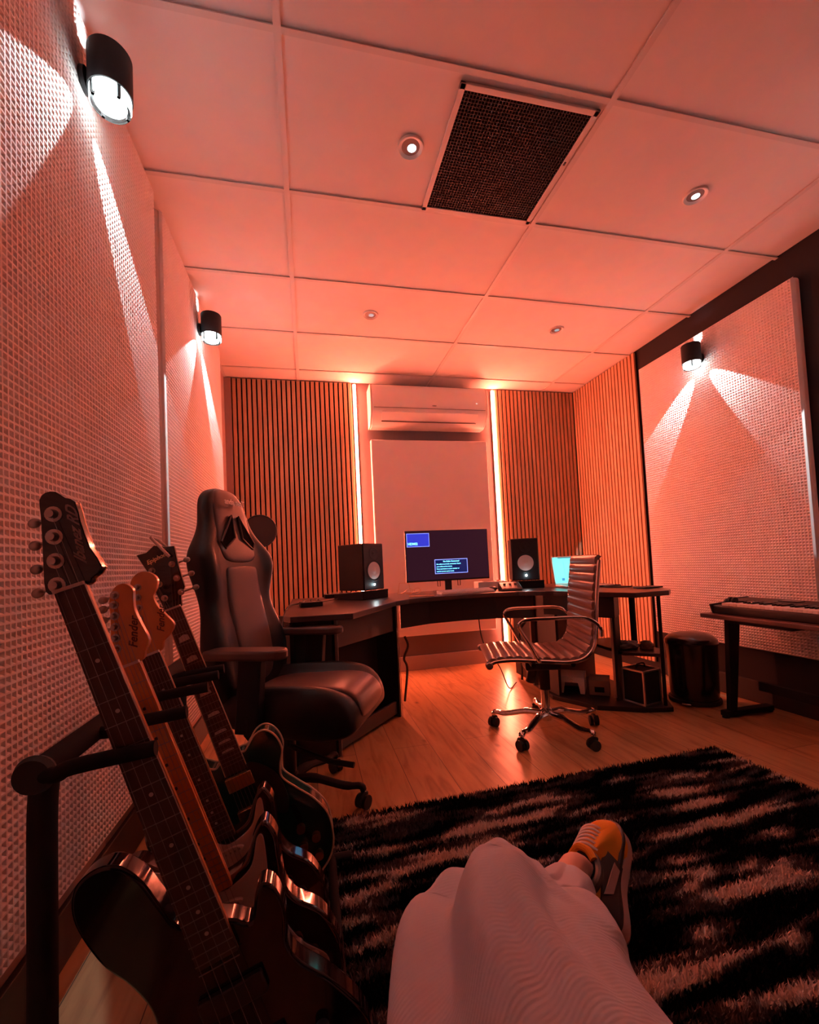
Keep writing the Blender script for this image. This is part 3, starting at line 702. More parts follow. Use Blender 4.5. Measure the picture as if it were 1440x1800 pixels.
# ------------------------------------------------------------------ castor base shared by both chairs
def star_base(t, rad, phase, hub_z, m, hubr=.03):
    obj('hub', lathe(nb(), [(.001, hub_z+.03), (hubr, hub_z+.03), (hubr+.006, hub_z), (hubr, hub_z-.035), (.001, hub_z-.035)], seg=24), m, t)
    for i in range(5):
        a = phase+i*2*PI/5; c, s = math.cos(a), math.sin(a)
        pts = [(hubr*.6*c, hubr*.6*s, hub_z), (rad*.35*c, rad*.35*s, hub_z+.004), (rad*.75*c, rad*.75*s, hub_z-.022), (rad*.97*c, rad*.97*s, .088), (rad*1.01*c, rad*1.01*s, .070)]
        obj('spoke', tube(nb(), crom(pts, 5), [.024]*6+[.020]*6+[.017]*9, 10, flat=.75), m, t)
        px, py = rad*c, rad*s
        ca = a+1.2; cx, cy = math.cos(ca), math.sin(ca)
        ox, oy = px-.012*cy, py+.012*cx
        k_ = obj('castor', nb_castor((px, py), ca), 'rubber', t)
def nb_castor(p, a):
    bm = nb(); c, s = math.cos(a), math.sin(a)
    for o_ in (-.015, .015):
        q = V((p[0], p[1], .027)); n_ = V((-s, c, 0))
        cyl(bm, q+n_*(o_-.009), q+n_*(o_+.009), .027, seg=24)
    cyl(bm, (p[0], p[1], .045), (p[0], p[1], .075), .008, seg=10)
    tube(bm, [V((p[0]+c*x, p[1]+s*x, z)) for x, z in ((-.030, .030), (-.022, .050), (0, .058), (.020, .050))], .011, 8)
    return bm

# ------------------------------------------------------------------ ribbed office chair
def ribbed_chair():
    t = thing('office_chair', 'ribbed brown leather office chair with chrome armrests and star base at the desk', 'chair', (1.27, 2.27, 0), R(163))
    star_base(t, .30, R(-163), .105, 'chrome')
    obj('gas_lift', cyl(nb(), (0, 0, .13), (0, 0, .33), .024), 'chrome', t)
    obj('lift_sleeve', cyl(nb(), (0, 0, .24), (0, 0, .36), .031), 'black', t)
    obj('mechanism', box(nb(), (.01, 0, .385), (.20, .12, .06)), 'black', t, bevel=.01)
    obj('tension_knob', cyl(nb(), (.05, -.03, .36), (.07, -.05, .27), .030, .026), 'black', t)
    obj('lever', tube(nb(), [(-.02, .05, .375), (-.03, -.14, .355), (-.04, -.19, .35)], .008, 8), 'black', t)
    path = crom([V((.33, 0, .435)), V((.29, 0, .452)), V((.20, 0, .458)), V((.05, 0, .448)), (-.08, 0, .440), V((-.165, 0, .462)), V((-.212, 0, .525)), V((-.225, 0, .62)), V((-.235, 0, .75)), V((-.250, 0, .87)), V((-.262, 0, .955)), V((-.275, 0, .975))], 14)
    # resample by arc length
    Ls = [0]
    for a, b_ in zip(path, path[1:]): Ls.append(Ls[-1]+(b_-a).length)
    T = Ls[-1]; N = 260; P = []; j = 0
    for i in range(N+1):
        s = T*i/N
        while j < len(Ls)-2 and Ls[j+1] < s: j += 1
        P.append(path[j].lerp(path[j+1], (s-Ls[j])/max(1e-9, Ls[j+1]-Ls[j])))
    secs = []; hw = .222; nr = 22
    for i, p in enumerate(P):
        a, b_ = P[max(0, i-1)], P[min(N, i+1)]; tg = (b_-a).normalized(); up = V((-tg.z, 0, tg.x)); 
        if up.z < -0.2 or (abs(up.z) < .75 and up.x < 0 and tg.z > 0): up = -up
        up = V((tg.z, 0, -tg.x))
        ph = (i/N*nr) % 1; rib = abs(math.sin(PI*ph))**.55
        th = .009+.013*rib
        sec = []
        ww = hw - .004*(1-rib)
        for y in (-1, -.97, -.8, -.4, 0, .4, .8, .97, 1):
            e = 1 if abs(y) < .9 else (.8 if abs(y) < .98 else .3)
            sec.append(p+V((0, y*ww, 0))+up*th*e)
        for y in (1, .6, 0, -.6, -1): sec.append(p+V((0, y*ww, 0))-up*.006)
        secs.append(sec)
    obj('seat_shell', loft(nb(), secs), 'ribleather', t)
    for s in (-1, 1):
        pp = [p+V((0, s*.236, -.002)) for p in P[4:-4:5]]
        obj('side_rail', tube(nb(), pp, .010, 10), 'chrome', t)
        obj('rail_end', cyl(nb(), P[2]+V((.004, s*.224, -.004)), P[2]+V((.004, s*.262, -.004)), .019), 'chrome', t, bevel=.003)
        y = s*.262
        pts = [(.07, s*.245, .446), (.085, y, .47), (.125, y, .55), (.165, y, .625), (.155, y, .655), (.11, y, .667), (0, y, .668), (-.13, y, .668), (-.19, y, .655), (-.235, y, .615), (-.245, s*.246, .57)]
        obj('armrest', tube(nb(), crom(pts, 6), .0095, 10), 'chrome', t)
    for x in (.10, -.10): obj('cross_tube', cyl(nb(), (x, -.235, .425), (x, .235, .425), .012), 'blackmatte', t)
    obj('seat_bracket', box(nb(), (0, 0, .418), (.24, .10, .02)), 'blackmatte', t)
ribbed_chair()

# ------------------------------------------------------------------ gaming chair
def gaming_chair():
    t = thing('gaming_chair', 'black leather racing-style gaming chair with winged high back at the left', 'chair', (-.11, 1.93, 0), R(-25))
    star_base(t, .31, R(3.5), .11, 'blackmatte')
    obj('gas_lift', cyl(nb(), (0, 0, .13), (0, 0, .36), .027), 'black', t)
    obj('tilt_mechanism', box(nb(), (0, 0, .36), (.24, .22, .07)), 'black', t, bevel=.01)
    lv = obj('lever', tube(nb(), [(.02, -.05, .35), (.03, -.20, .32), (.03, -.25, .30)], .008, 8), 'chrome', t)
    # protruding handle under the seat
    obj('tilt_handle', tube(nb(), [(.05, -.10, .29), (.22, -.10, .235), (.32, -.10, .225)], .011, 10), 'rubber', t)
    # seat: sections along x
    secs = []
    for x, zt, zb, w_ in ((-.20, .47, .40, .20), (-.15, .50, .385, .24), (0, .505, .365, .262), (.14, .515, .355, .268), (.26, .52, .352, .262), (.325, .505, .36, .245), (.36, .465, .375, .225), (.372, .43, .395, .20)):
        sec = []
        for u in [-1, -.9, -.75, -.62, -.5, -.25, 0, .25, .5, .62, .75, .9, 1]:
            a = abs(u)
            bol = .058*math.exp(-((a-.80)/.13)**2)*(1-max(0, (x-.20)/.2))
            edge = .045*max(0, (a-.86)/.14)
            sec.append(V((x, u*w_, zt+bol-edge-.012*(a < .62)*(1-a))))
        for u in (1, .8, .4, 0, -.4, -.8, -1): sec.append(V((x, u*w_*.93, zb)))
        secs.append(sec)
    seat = obj('seat', loft(nb(), secs), 'leather', t, sub=2)
    secs = []
    for x, z in ((-.10, .512), (.05, .517), (.18, .527), (.28, .530), (.345, .508), (.376, .46), (.378, .42)):
        secs.append([V((x, u*.145, z+.004*(1-u*u)+(0 if x < .3 else -.0)))for u in (-1, -.7, -.3, 0, .3, .7, 1)]+[V((x-.012, u*.14, z-.03)) for u in (1, 0, -1)])
    obj('seat_insert', loft(nb(), secs), 'leather2', t, sub=2)
    # backrest
    hs = [(0, .19, .10), (.05, .235, .11), (.14, .268, .12), (.24, .272, .12), (.34, .245, .10), (.42, .228, .085), (.50, .250, .095), (.58, .272, .105), (.64, .255, .10), (.70, .195, .085), (.76, .160, .080), (.82, .150, .078), (.87, .135, .070), (.905, .095, .055), (.92, .04, .03)]
    lean = R(9)
    def bp(u, v, h):  # h up the back, u across, v forward
        x = -.155-h*math.sin(lean)+v*math.cos(lean); z = .44+h*math.cos(lean)+v*math.sin(lean); return V((x, u, z))
    secs = []
    for h, w_, d in hs:
        sec = []
        wing = max(0, 1-abs(h-.20)/.2)*.6+max(0, 1-abs(h-.57)/.15)*1.0
        for u in (-1, -.93, -.8, -.65, -.55, -.3, 0, .3, .55, .65, .8, .93, 1):
            a = abs(u); f = d*.45+.045*wing*math.exp(-((a-.82)/.17)**2)-.03*max(0, (a-.9)/.1)
            sec.append(bp(u*w_, f, h))
        for u in (1, .85, .45, 0, -.45, -.85, -1): sec.append(bp(u*w_*.97, -d*.45*(1-.4*u*u), h))
        secs.append(sec)
    obj('backrest', loft(nb(), secs), 'leather', t, sub=2)
    secs = []
    for h, w_, d in ((.06, .105, .11), (.2, .130, .12), (.34, .128, .10), (.45, .122, .085), (.55, .118, .10), (.565, .112, .098)):
        secs.append([bp(u*w_, d*.45+.010+.004*(1-u*u), h) for u in (-1, -.6, 0, .6, 1)]+[bp(u*w_*.98, d*.45-.02, h) for u in (1, 0, -1)])
    obj('back_insert', loft(nb(), secs), 'leather2', t, sub=2)
    secs = []
    for h, w_, d in ((.575, .125, .10), (.64, .135, .10), (.70, .125, .085), (.78, .12, .080), (.86, .11, .070), (.90, .08, .055), (.912, .05, .04)):
        secs.append([bp(u*w_, d*.45+.008+.004*(1-u*u), h) for u in (-1, -.6, 0, .6, 1)]+[bp(u*w_*.98, d*.45-.02, h) for u in (1, 0, -1)])
    hd = obj('head_cushion', loft(nb(), secs), 'leather2', t, sub=2)
    # dark plates in place of the two slots' open shade, with piping rim
    for s in (-1, 1):
        q = [(s*.026, .785), (s*.028, .685), (s*.098, .640), (s*.118, .668)]
        obj('slot_shade', prism2([bp(a, .058-.05*abs(a), h) for a, h in q], bp(0, .012, .7)-bp(0, 0, .7)), 'felt', t, smooth=False)
        obj('slot_rim', tube(nb(), [bp(a, .059-.05*abs(a), h) for a, h in q], .0045, 8, True), 'leather2', t)
    m4 = Matrix(((0, -math.sin(lean), math.cos(lean)), (1, 0, 0), (0, math.cos(lean), math.sin(lean))))
    text('logo', 'anda seaT', .036, mat('pale_stitching', (.92, .85, .80), .7), hd, bp(-.004, .0700, .842), m4.to_euler(), .0012, True)
    for s in (-1, 1):
        y = s*.275
        obj('armrest_bracket', tube(nb(), [(.0, s*.10, .37), (.0, s*.26, .37), (.0, y+s*.01, .40), (.0, y+s*.01, .46)], .024, 8, flat=.6), 'blackmatte', t)
        obj('armrest_post', prism(nb(), [(-.055, .40), (.035, .40), (.06, .665), (-.03, .665)], y-.022, y+.022, 'Y'), 'blackmatte', t, smooth=False, bevel=.006)
        obj('armrest_pad', prism(nb(), [(-.16, y-.045), (-.13, y-.05), (.10, y-.05), (.135, y-.038), (.15, y-.01), (.15, y+.01), (.135, y+.038), (.10, y+.05), (-.13, y+.05), (-.16, y+.045)], .665, .700), 'leather2', t, bevel=.009)
def prism2(pts, off):
    bm = nb(); a = [bm.verts.new(p) for p in pts]; b_ = [bm.verts.new(p-off) for p in pts]; n = len(pts)
    bm.faces.new(a); bm.faces.new(b_[::-1])
    for i in range(n): bm.faces.new((a[i], b_[i], b_[(i+1) % n], a[(i+1) % n]))
    return bm
gaming_chair()

# ------------------------------------------------------------------ guitars
LEAN = R(-18.2)
def mm(p): return [(a/1000., b_/1000.) for a, b_ in p]
def smooth2(p, n=5): return [(v.x, v.y) for v in crom([(a, b_, 0) for a, b_ in p], n, True)]
def guitar(name, label, nut, y, head, body, bodym, thick, scale, neckend, frets, boardm, neckm, headm, headpoly_smooth=4, group='guitars on the floor rack', nutw=.0215, endw=.028, binding=None, cat='guitar'):
    # root at the nut point, local z up the neck, x right, -y towards viewer. everything below is negative z
    t = thing(name, label, cat, (nut[0], y, nut[1]), 0, group, rot=(0, LEAN, 0))
    bd = smooth2(mm(body), 6)
    b = obj('body', prism(nb(), bd, 0, thick, 'Y'), bodym, t, bevel=.007 if not binding else .0025)
    if binding:
        for yy in (-.0005, thick+.0005):
            obj('binding', tube(nb(), [(p[0], yy, p[1]) for p in bd], .0028, 6, True), 'bind', t)
    # neck
    prof = [(-1, 0), (-.9, .6), (-.5, .95), (0, 1.05), (.5, .95), (.9, .6), (1, 0)]
    secs = []
    for z, w_ in ((.0, nutw), (-.1, nutw+.001), (neckend*.6, (nutw+endw)/2+.002), (neckend, endw)):
        secs.append([V((a*w_, -.004+.021*b_, z)) for a, b_ in prof])
    nk = obj('neck', loft(nb(), secs), neckm, t)
    fb = nb(); prism(fb, [(-nutw, 0), (nutw, 0), (endw, neckend), (-endw, neckend)], -.010, -.0035, 'Y')
    fbo = obj('fretboard', fb, boardm, t, smooth=False, bevel=.001)
    if binding:
        bm = nb()
        for s in (-1, 1): tube(bm, [(s*(nutw+.001), -.0085, 0), (s*(endw+.001), -.0085, neckend)], .0016, 6)
        obj('neck_binding', bm, 'bind', t)
    for i in range(1, frets+1):
        z = -scale*(1-2**(-i/12.)); w_ = nutw+(endw-nutw)*z/neckend
        obj('fret', box(nb(), (0, -.0103, z), (2*w_, .0012, .0013)), 'fretwire', fbo, smooth=False)
    for i in (3, 5, 7, 9, 12, 15, 17, 19):
        if i > frets: continue
        z = -scale*(1-(2**(-i/12.)+2**(-(i-1)/12.))/2); w_ = nutw+(endw-nutw)*z/neckend
        bm = nb()
        if binding:
            hh = scale*(2**(-(i-1)/12.)-2**(-i/12.))*.3
            prism(bm, [(-w_*.62, z-hh), (w_*.62, z-hh*.8), (w_*.55, z+hh*.6), (w_*.1, z+hh), (-w_*.5, z+hh*.5)], -.0106, -.0098, 'Y')
        else:
            for x in ((0,)): cyl(bm, (x, -.0098, z), (x, -.0106, z), .0032, seg=12)
        obj('inlay', bm, 'pearl' if boardm != 'maple' else 'black', fbo, smooth=False)
    obj('nut', box(nb(), (0, -.0095, .002), (2*nutw, .007, .005)), 'pearl', t)
    hp = smooth2(mm(head), headpoly_smooth) if headpoly_smooth else mm(head)
    hd = obj('headstock', prism(nb(), hp, -.002, .013, 'Y'), headm, t, bevel=.0015)
    if neckm == 'maple' and headm != 'maple':
        obj('headstock_back', prism(nb(), [(a*1.0, b_) for a, b_ in hp], .013, .016, 'Y'), 'maple', hd)
    return t, hd
def strings(t, n, nutx, brz, brx, tunes=None, y0=-.0135, y1=-.016):
    bm = nb()
    for i in range(n):
        u = -1+2*i/(n-1)
        cyl(bm, (u*nutx, -.0125, .002), (u*brx, y1, brz), .00045, seg=5)
        if tunes: cyl(bm, (u*nutx, -.0125, .002), (tunes[i][0], -.009, tunes[i][1]), .0004, seg=5)
    obj('strings', bm, 'fretwire', t)
def tuners(hd, pts, side, r=.0045, knob=True, span=.02, kz=.0):
    for (x, z), s in zip(pts, side):
        tn = obj('tuner', lathe(nb(), [(r*1.9, -.002), (r*1.9, -.0035), (r*1.2, -.004), (r*.9, -.014), (.0008, -.0145)], (x, 0, z), 16, 'Y'), 'nickel', hd)
        bm = nb(); ex = x+s*span
        cyl(bm, (x, .016, z), (ex, .016, z), .0025, seg=8); ball(bm, (ex+s*.008, .016, z), .0095, (1, .55, .8), 12)
        obj('tuner_button', bm, 'nickel', tn)

# bass
bassbody = [(0, -950), (-85, -945), (-150, -900), (-168, -830), (-150, -750), (-118, -690), (-112, -640), (-125, -590), (-148, -540), (-160, -470), (-148, -425), (-118, -408), (-85, -415), (-62, -450), (-50, -500), (-36, -545), (0, -556), (36, -575), (57, -592), (80, -553), (95, -546), (108, -562), (110, -600), (96, -650), (104, -690), (140, -750), (168, -830), (150, -900), (85, -945)]
basshead = [(-22, 0), (-34, 8), (-26, 40), (-14, 80), (-3, 119), (3, 142), (14, 150), (27, 147), (36, 134), (47, 124), (44, 92), (43, 50), (49, 16), (30, 5), (22, -2)]
t, hd = guitar('bass_guitar', 'black bass guitar with dark pointed headstock, nearest on the floor rack', (-.352, .967), .76, basshead, bassbody, 'gloss', .040, .864, -.615, 22, 'rosewood', 'maple', 'gloss', 2, nutw=.021, endw=.031, cat='bass guitar')
tuners(hd, [(-16, 11), (-5, 46), (5, 82), (16, 115)] and [(-.016, .012), (-.006, .047), (.004, .082), (.014, .115)], (-1,)*4, .0062, span=.028)
strings(t, 4, .016, -.864, .028, [(-.016, .012), (-.006, .047), (.004, .082), (.014, .115)])
text('logo', 'Ibanez RD', .0205, 'logosilver', hd, (.032, -.0026, .072), (R(90), R(-80), 0), .0003, True, .9)
obj('bridge', box(nb(), (0, -.008, -.864), (.09, .016, .06)), 'nickel', t, bevel=.002)
for z in (-.68, -.78): obj('pickup', box(nb(), (0, -.005, z), (.10, .012, .036)), 'black', t, bevel=.003)
for z, x in ((-.80, .10), (-.85, .11)): obj('knob', cyl(nb(), (x, 0, z), (x, -.016, z), .011), 'black', t)

def strat_body(dz): return [(a, b_+dz) for a, b_ in [(0, -792), (-80, -785), (-138, -748), (-160, -690), (-150, -625), (-122, -575), (-116, -530), (-130, -480), (-152, -430), (-156, -385), (-138, -352), (-112, -352), (-84, -382), (-60, -415), (-36, -452), (0, -460), (33, -458), (60, -447), (82, -418), (103, -395), (121, -391), (130, -425), (122, -470), (112, -520), (122, -562), (160, -615), (170, -690), (150, -750), (85, -785)]]
def strat(label, nut, y, head, headc, dz, boardm, tpts, big, lg):
    t, hd = guitar('electric_guitar', label, nut, y, head, strat_body(dz), 'burst', .045, .648, -.470, 21, boardm, 'maple', 'maple', 3)
    pg = [(a, b_+dz) for a, b_ in [(-30, -445), (-60, -408), (-95, -380), (-122, -385), (-118, -430), (-95, -480), (-80, -540), (-85, -600), (-60, -650), (0, -640), (40, -655), (95, -700), (130, -720), (138, -690), (105, -640), (88, -580), (84, -520), (100, -455), (108, -412), (96, -412), (70, -455), (36, -472), (0, -474)]]
    obj('pickguard', prism(nb(), smooth2(mm(pg), 5), -.0035, -.0005, 'Y'), 'pick', t, bevel=.0008)
    for z in (-.505, -.555, -.610):
        p = obj('pickup', prism(nb(), [(.036*math.cos(a*PI/8)+.0*a, z+.0+.010*math.sin(a*PI/8)) for a in range(16)], -.010, -.003, 'Y'), 'pick', t, bevel=.001)
        bm = nb()
        for i in range(6): cyl(bm, (-.026+.0104*i, -.010, z), (-.026+.0104*i, -.0112, z), .0024, seg=10)
        obj('pole_pieces', bm, 'nickel', p)
    obj('bridge', box(nb(), (0, -.004, -.648), (.085, .010, .05)), 'nickel', t, bevel=.002)
    for x, z in ((.075, -.600), (.095, -.640), (.115, -.680)): obj('knob', lathe(nb(), [(.012, -.003), (.012, -.008), (.009, -.016), (.001, -.017)], (x, 0, z), 20, 'Y'), 'pick', t)
    sw = obj('selector_switch', cyl(nb(), (.088, 0, -.575), (.094, -.018, -.575), .004), 'pick', t)
    tuners(hd, tpts, (-1,)*6, .0042, span=.020)
    strings(t, 6, .0175, -.648, .027, tpts)
    text('logo', 'Fender', lg[2], mat('logo_brown', (.12, .035, .01), .5), hd, (lg[0], -.0026, lg[1]), (R(90), R(-70), 0), .0003, True, .35)
    return t
h2 = [(-21, 0), (-22, 14), (-19, 38), (-10, 68), (0, 99), (6, 122), (14, 139), (29, 151), (44, 150), (53, 135), (48, 118), (43, 95), (45, 62), (47, 32), (33, 14), (22, 0)]
strat('sunburst electric guitar with amber maple neck and slim maple headstock, second on the floor rack', (-.342, .812), .94, h2, 'maple', 0, 'maple', [(-.009, .038), (-.004, .058), (.002, .078), (.008, .098), (.014, .118), (.021, .135)], False, (.028, .056, .021))
h3 = [(-21, 0), (-20, 18), (-12, 60), (-4, 100), (4, 140), (11, 166), (24, 184), (44, 190), (62, 181), (71, 162), (63, 143), (50, 127), (50, 103), (61, 73), (69, 47), (52, 28), (34, 18), (22, 0)]
strat('sunburst electric guitar with large maple headstock and dark rosewood fretboard, third on the floor rack', (-.369, .797), 1.14, h3, 'maple', -12, 'rosewood', [(-.006, .04), (.0, .064), (.006, .088), (.012, .112), (.018, .136), (.026, .158)], True, (.048, .070, .022))
esbody = [(0, -858), (-90, -850), (-165, -800), (-200, -725), (-185, -650), (-140, -595), (-118, -545), (-125, -500), (-150, -460), (-152, -425), (-130, -400), (-100, -402), (-75, -428), (-50, -448), (-30, -440), (0, -436), (24, -434), (40, -434), (74, -407), (103, -405), (124, -432), (128, -474), (108, -514), (102, -548), (128, -593), (160, -642), (180, -700), (170, -770), (140, -818), (80, -850)]
h4 = [(-22, 0), (-22, 20), (-26, 70), (-26, 118), (-36, 168), (-12, 166), (12, 178), (34, 166), (58, 160), (50, 103), (46, 46), (28, 24), (22, 0)]
t, hd = guitar('hollow_body_guitar', 'dark teal hollow-body guitar with cream binding, farthest on the floor rack by the gaming chair', (-.364, .889), 1.30, h4, esbody, 'green', .050, .628, -.478, 22, 'rosewood', 'burst', 'gloss', 0, nutw=.0215, endw=.029, binding=True)
tp = [(-.014, .035), (-.014, .075), (-.018, .115), (.034, .115), (.032, .075), (.030, .035)]
tuners(hd, [(a+.004, b_) for a, b_ in tp], (-1, -1, -1, 1, 1, 1), .0045, span=.026)
strings(t, 6, .0175, -.628, .027, tp)
obj('headstock_edge', tube(nb(), [(a, .004, b_) for a, b_ in mm(h4)], .0018, 6, True), 'bind', hd)
text('logo', 'Epiphone', .016, 'gold', hd, (.010, -.0026, .143), (R(90), R(-8), 0), .0003, True, .3)
obj('pickguard', prism(nb(), smooth2(mm([(28, -470), (60, -480), (95, -530), (100, -600), (80, -640), (45, -600), (32, -540)]), 4), -.010, -.008, 'Y'), 'black', t)
for z in (-.505, -.60): obj('pickup', box(nb(), (0, -.006, z), (.070, .014, .038)), 'gold', t, bevel=.002)
obj('bridge', box(nb(), (0, -.010, -.655), (.09, .016, .016)), 'gold', t, bevel=.002)
for x, z in ((.10, -.70), (.13, -.74), (.09, -.75), (.12, -.79)): obj('knob', cyl(nb(), (x, 0, z), (x, -.016, z), .012), 'gold', t)
for s in (-1, 1):
    obj('sound_hole', prism(nb(), smooth2([(s*.095, -.64), (s*.105, -.63), (s*.112, -.66), (s*.108, -.70), (s*.118, -.735), (s*.108, -.745), (s*.098, -.70)], 4), -.0008, .001, 'Y'), 'felt', t)
# capo clipped on the far headstock
t = thing('capo', 'pale metal capo clipped on the tip of the teal guitar headstock', 'capo', (-.405, 1.288, 1.062), 0, rot=(0, R(-25), 0))
obj('jaw', tube(nb(), [(.022, -.004, -.045), (.010, -.006, 0), (.004, -.004, .022)], .004, 8), 'silver', t)
obj('jaw', tube(nb(), [(.028, .026, -.035), (.012, .018, .012), (.004, -.002, .022)], .004, 8), 'silver', t)

# ------------------------------------------------------------------ guitar rack
def rack():
    t = thing('guitar_rack', 'black tubular floor rack with foam arms holding the row of guitars', 'guitar stand', (-.40, 1.1, 0))
    def L(x, y, z): return (x+.40, y-1.1, z)
    obj('upper_rail', tube(nb(), [L(-.400, .755, .700), L(-.400, 1.52, .700)], .020, 16), 'foam', t)
    obj('rail_cap', lathe(nb(), [(.001, .0), (.024, .0), (.028, .010), (.024, .02), (.001, .022)], L(-.400, .742, .700), 24, 'Y'), 'rubber', t)
    for y in (.785, 1.50):
        obj('upright', tube(nb(), crom([L(-.403, y, .69), L(-.408, y, .62), L(-.410, y, .40), L(-.412, y, .14), L(-.40, y, .06), L(-.34, y, .03)], 5), .019, 14), 'blackmatte', t)
        obj('foot_tube', tube(nb(), [L(-.52, y, .022), L(.10, y, .022)], .018, 12), 'blackmatte', t)
    for y in (.733, .903, 1.08, 1.195, 1.268):
        z = .708
        obj('divider_arm', tube(nb(), crom([L(-.395, y+.025, z-.012), L(-.365, y+.005, z-.006), L(-.34, y, z+.004), L(-.235, y+.004, z+.014)], 5), .0115, 14), 'foam', t)
    for x, z in ((-.185, .041), (.035, .041)):
        obj('lower_rail', tube(nb(), [L(x, .70, z-.012), L(x, 1.52, z-.012)], .014, 14), 'foam', t)
rack()

# ------------------------------------------------------------------ rug
def rug():
    t = thing('shag_rug', 'black shag rug with ragged pale and grey zebra streaks on the wooden floor', 'rug', (0, 0, 0), R(1.5))
    x0, x1, y0, y1 = .03, 1.93, -.02, 1.735
    obj('backing', box(nb(), ((x0+x1)/2, (y0+y1)/2, .005), (x1-x0, y1-y0, .008)), 'rug', t, smooth=False)
    rnd = random.Random(4); vs, fs = [], []
    n = 150000
    for i in range(n):
        x, y = rnd.uniform(x0, x1), rnd.uniform(y0, y1)
        # hidden behind the sitter: thinner pile
        if y < .15 and rnd.random() < .6: continue
        a = rnd.uniform(0, 2*PI); w_ = rnd.uniform(.0018, .0034); h = rnd.uniform(.016, .030); l = rnd.uniform(.004, .016); b_ = rnd.uniform(0, 2*PI)
        dx, dy = math.cos(a)*w_, math.sin(a)*w_; ex, ey = math.cos(b_)*l, math.sin(b_)*l
        k_ = len(vs)
        vs += [(x-dx, y-dy, .006), (x+dx, y+dy, .006), (x+dx*.8+ex*.5, y+dy*.8+ey*.5, .006+h*.65), (x-dx*.8+ex*.5, y-dy*.8+ey*.5, .006+h*.65), (x+ex, y+ey, .006+h)]
        fs += [(k_, k_+1, k_+2, k_+3), (k_+3, k_+2, k_+4)]
    me = bpy.data.meshes.new('pile'); me.from_pydata(vs, [], fs); me.materials.append(M['rug']); me.update()
    o = bpy.data.objects.new('pile', me); COL.objects.link(o); o.parent = t; o['kind'] = 'stuff'
rug()

# ------------------------------------------------------------------ sofa (out of frame, carries the person)
t = thing('sofa', 'dark low sofa carrying the seated person behind the rug', 'sofa', (.25, -.35, 0))
obj('base', box(nb(), (0, -.08, .19), (1.5, .74, .26)), 'cloth', t, bevel=.03)
obj('seat_cushion', box(nb(), (0, -.02, .350), (1.46, .62, .09)), 'cloth', t, bevel=.04)
obj('back_cushion', box(nb(), (0, -.42, .60), (1.5, .20, .60)), 'cloth', t, bevel=.05)
for x in (-.68, .68):
    for y in (-.36, .22): obj('leg', cyl(nb(), (x, y, 0), (x, y, .07), .02), 'black', t)

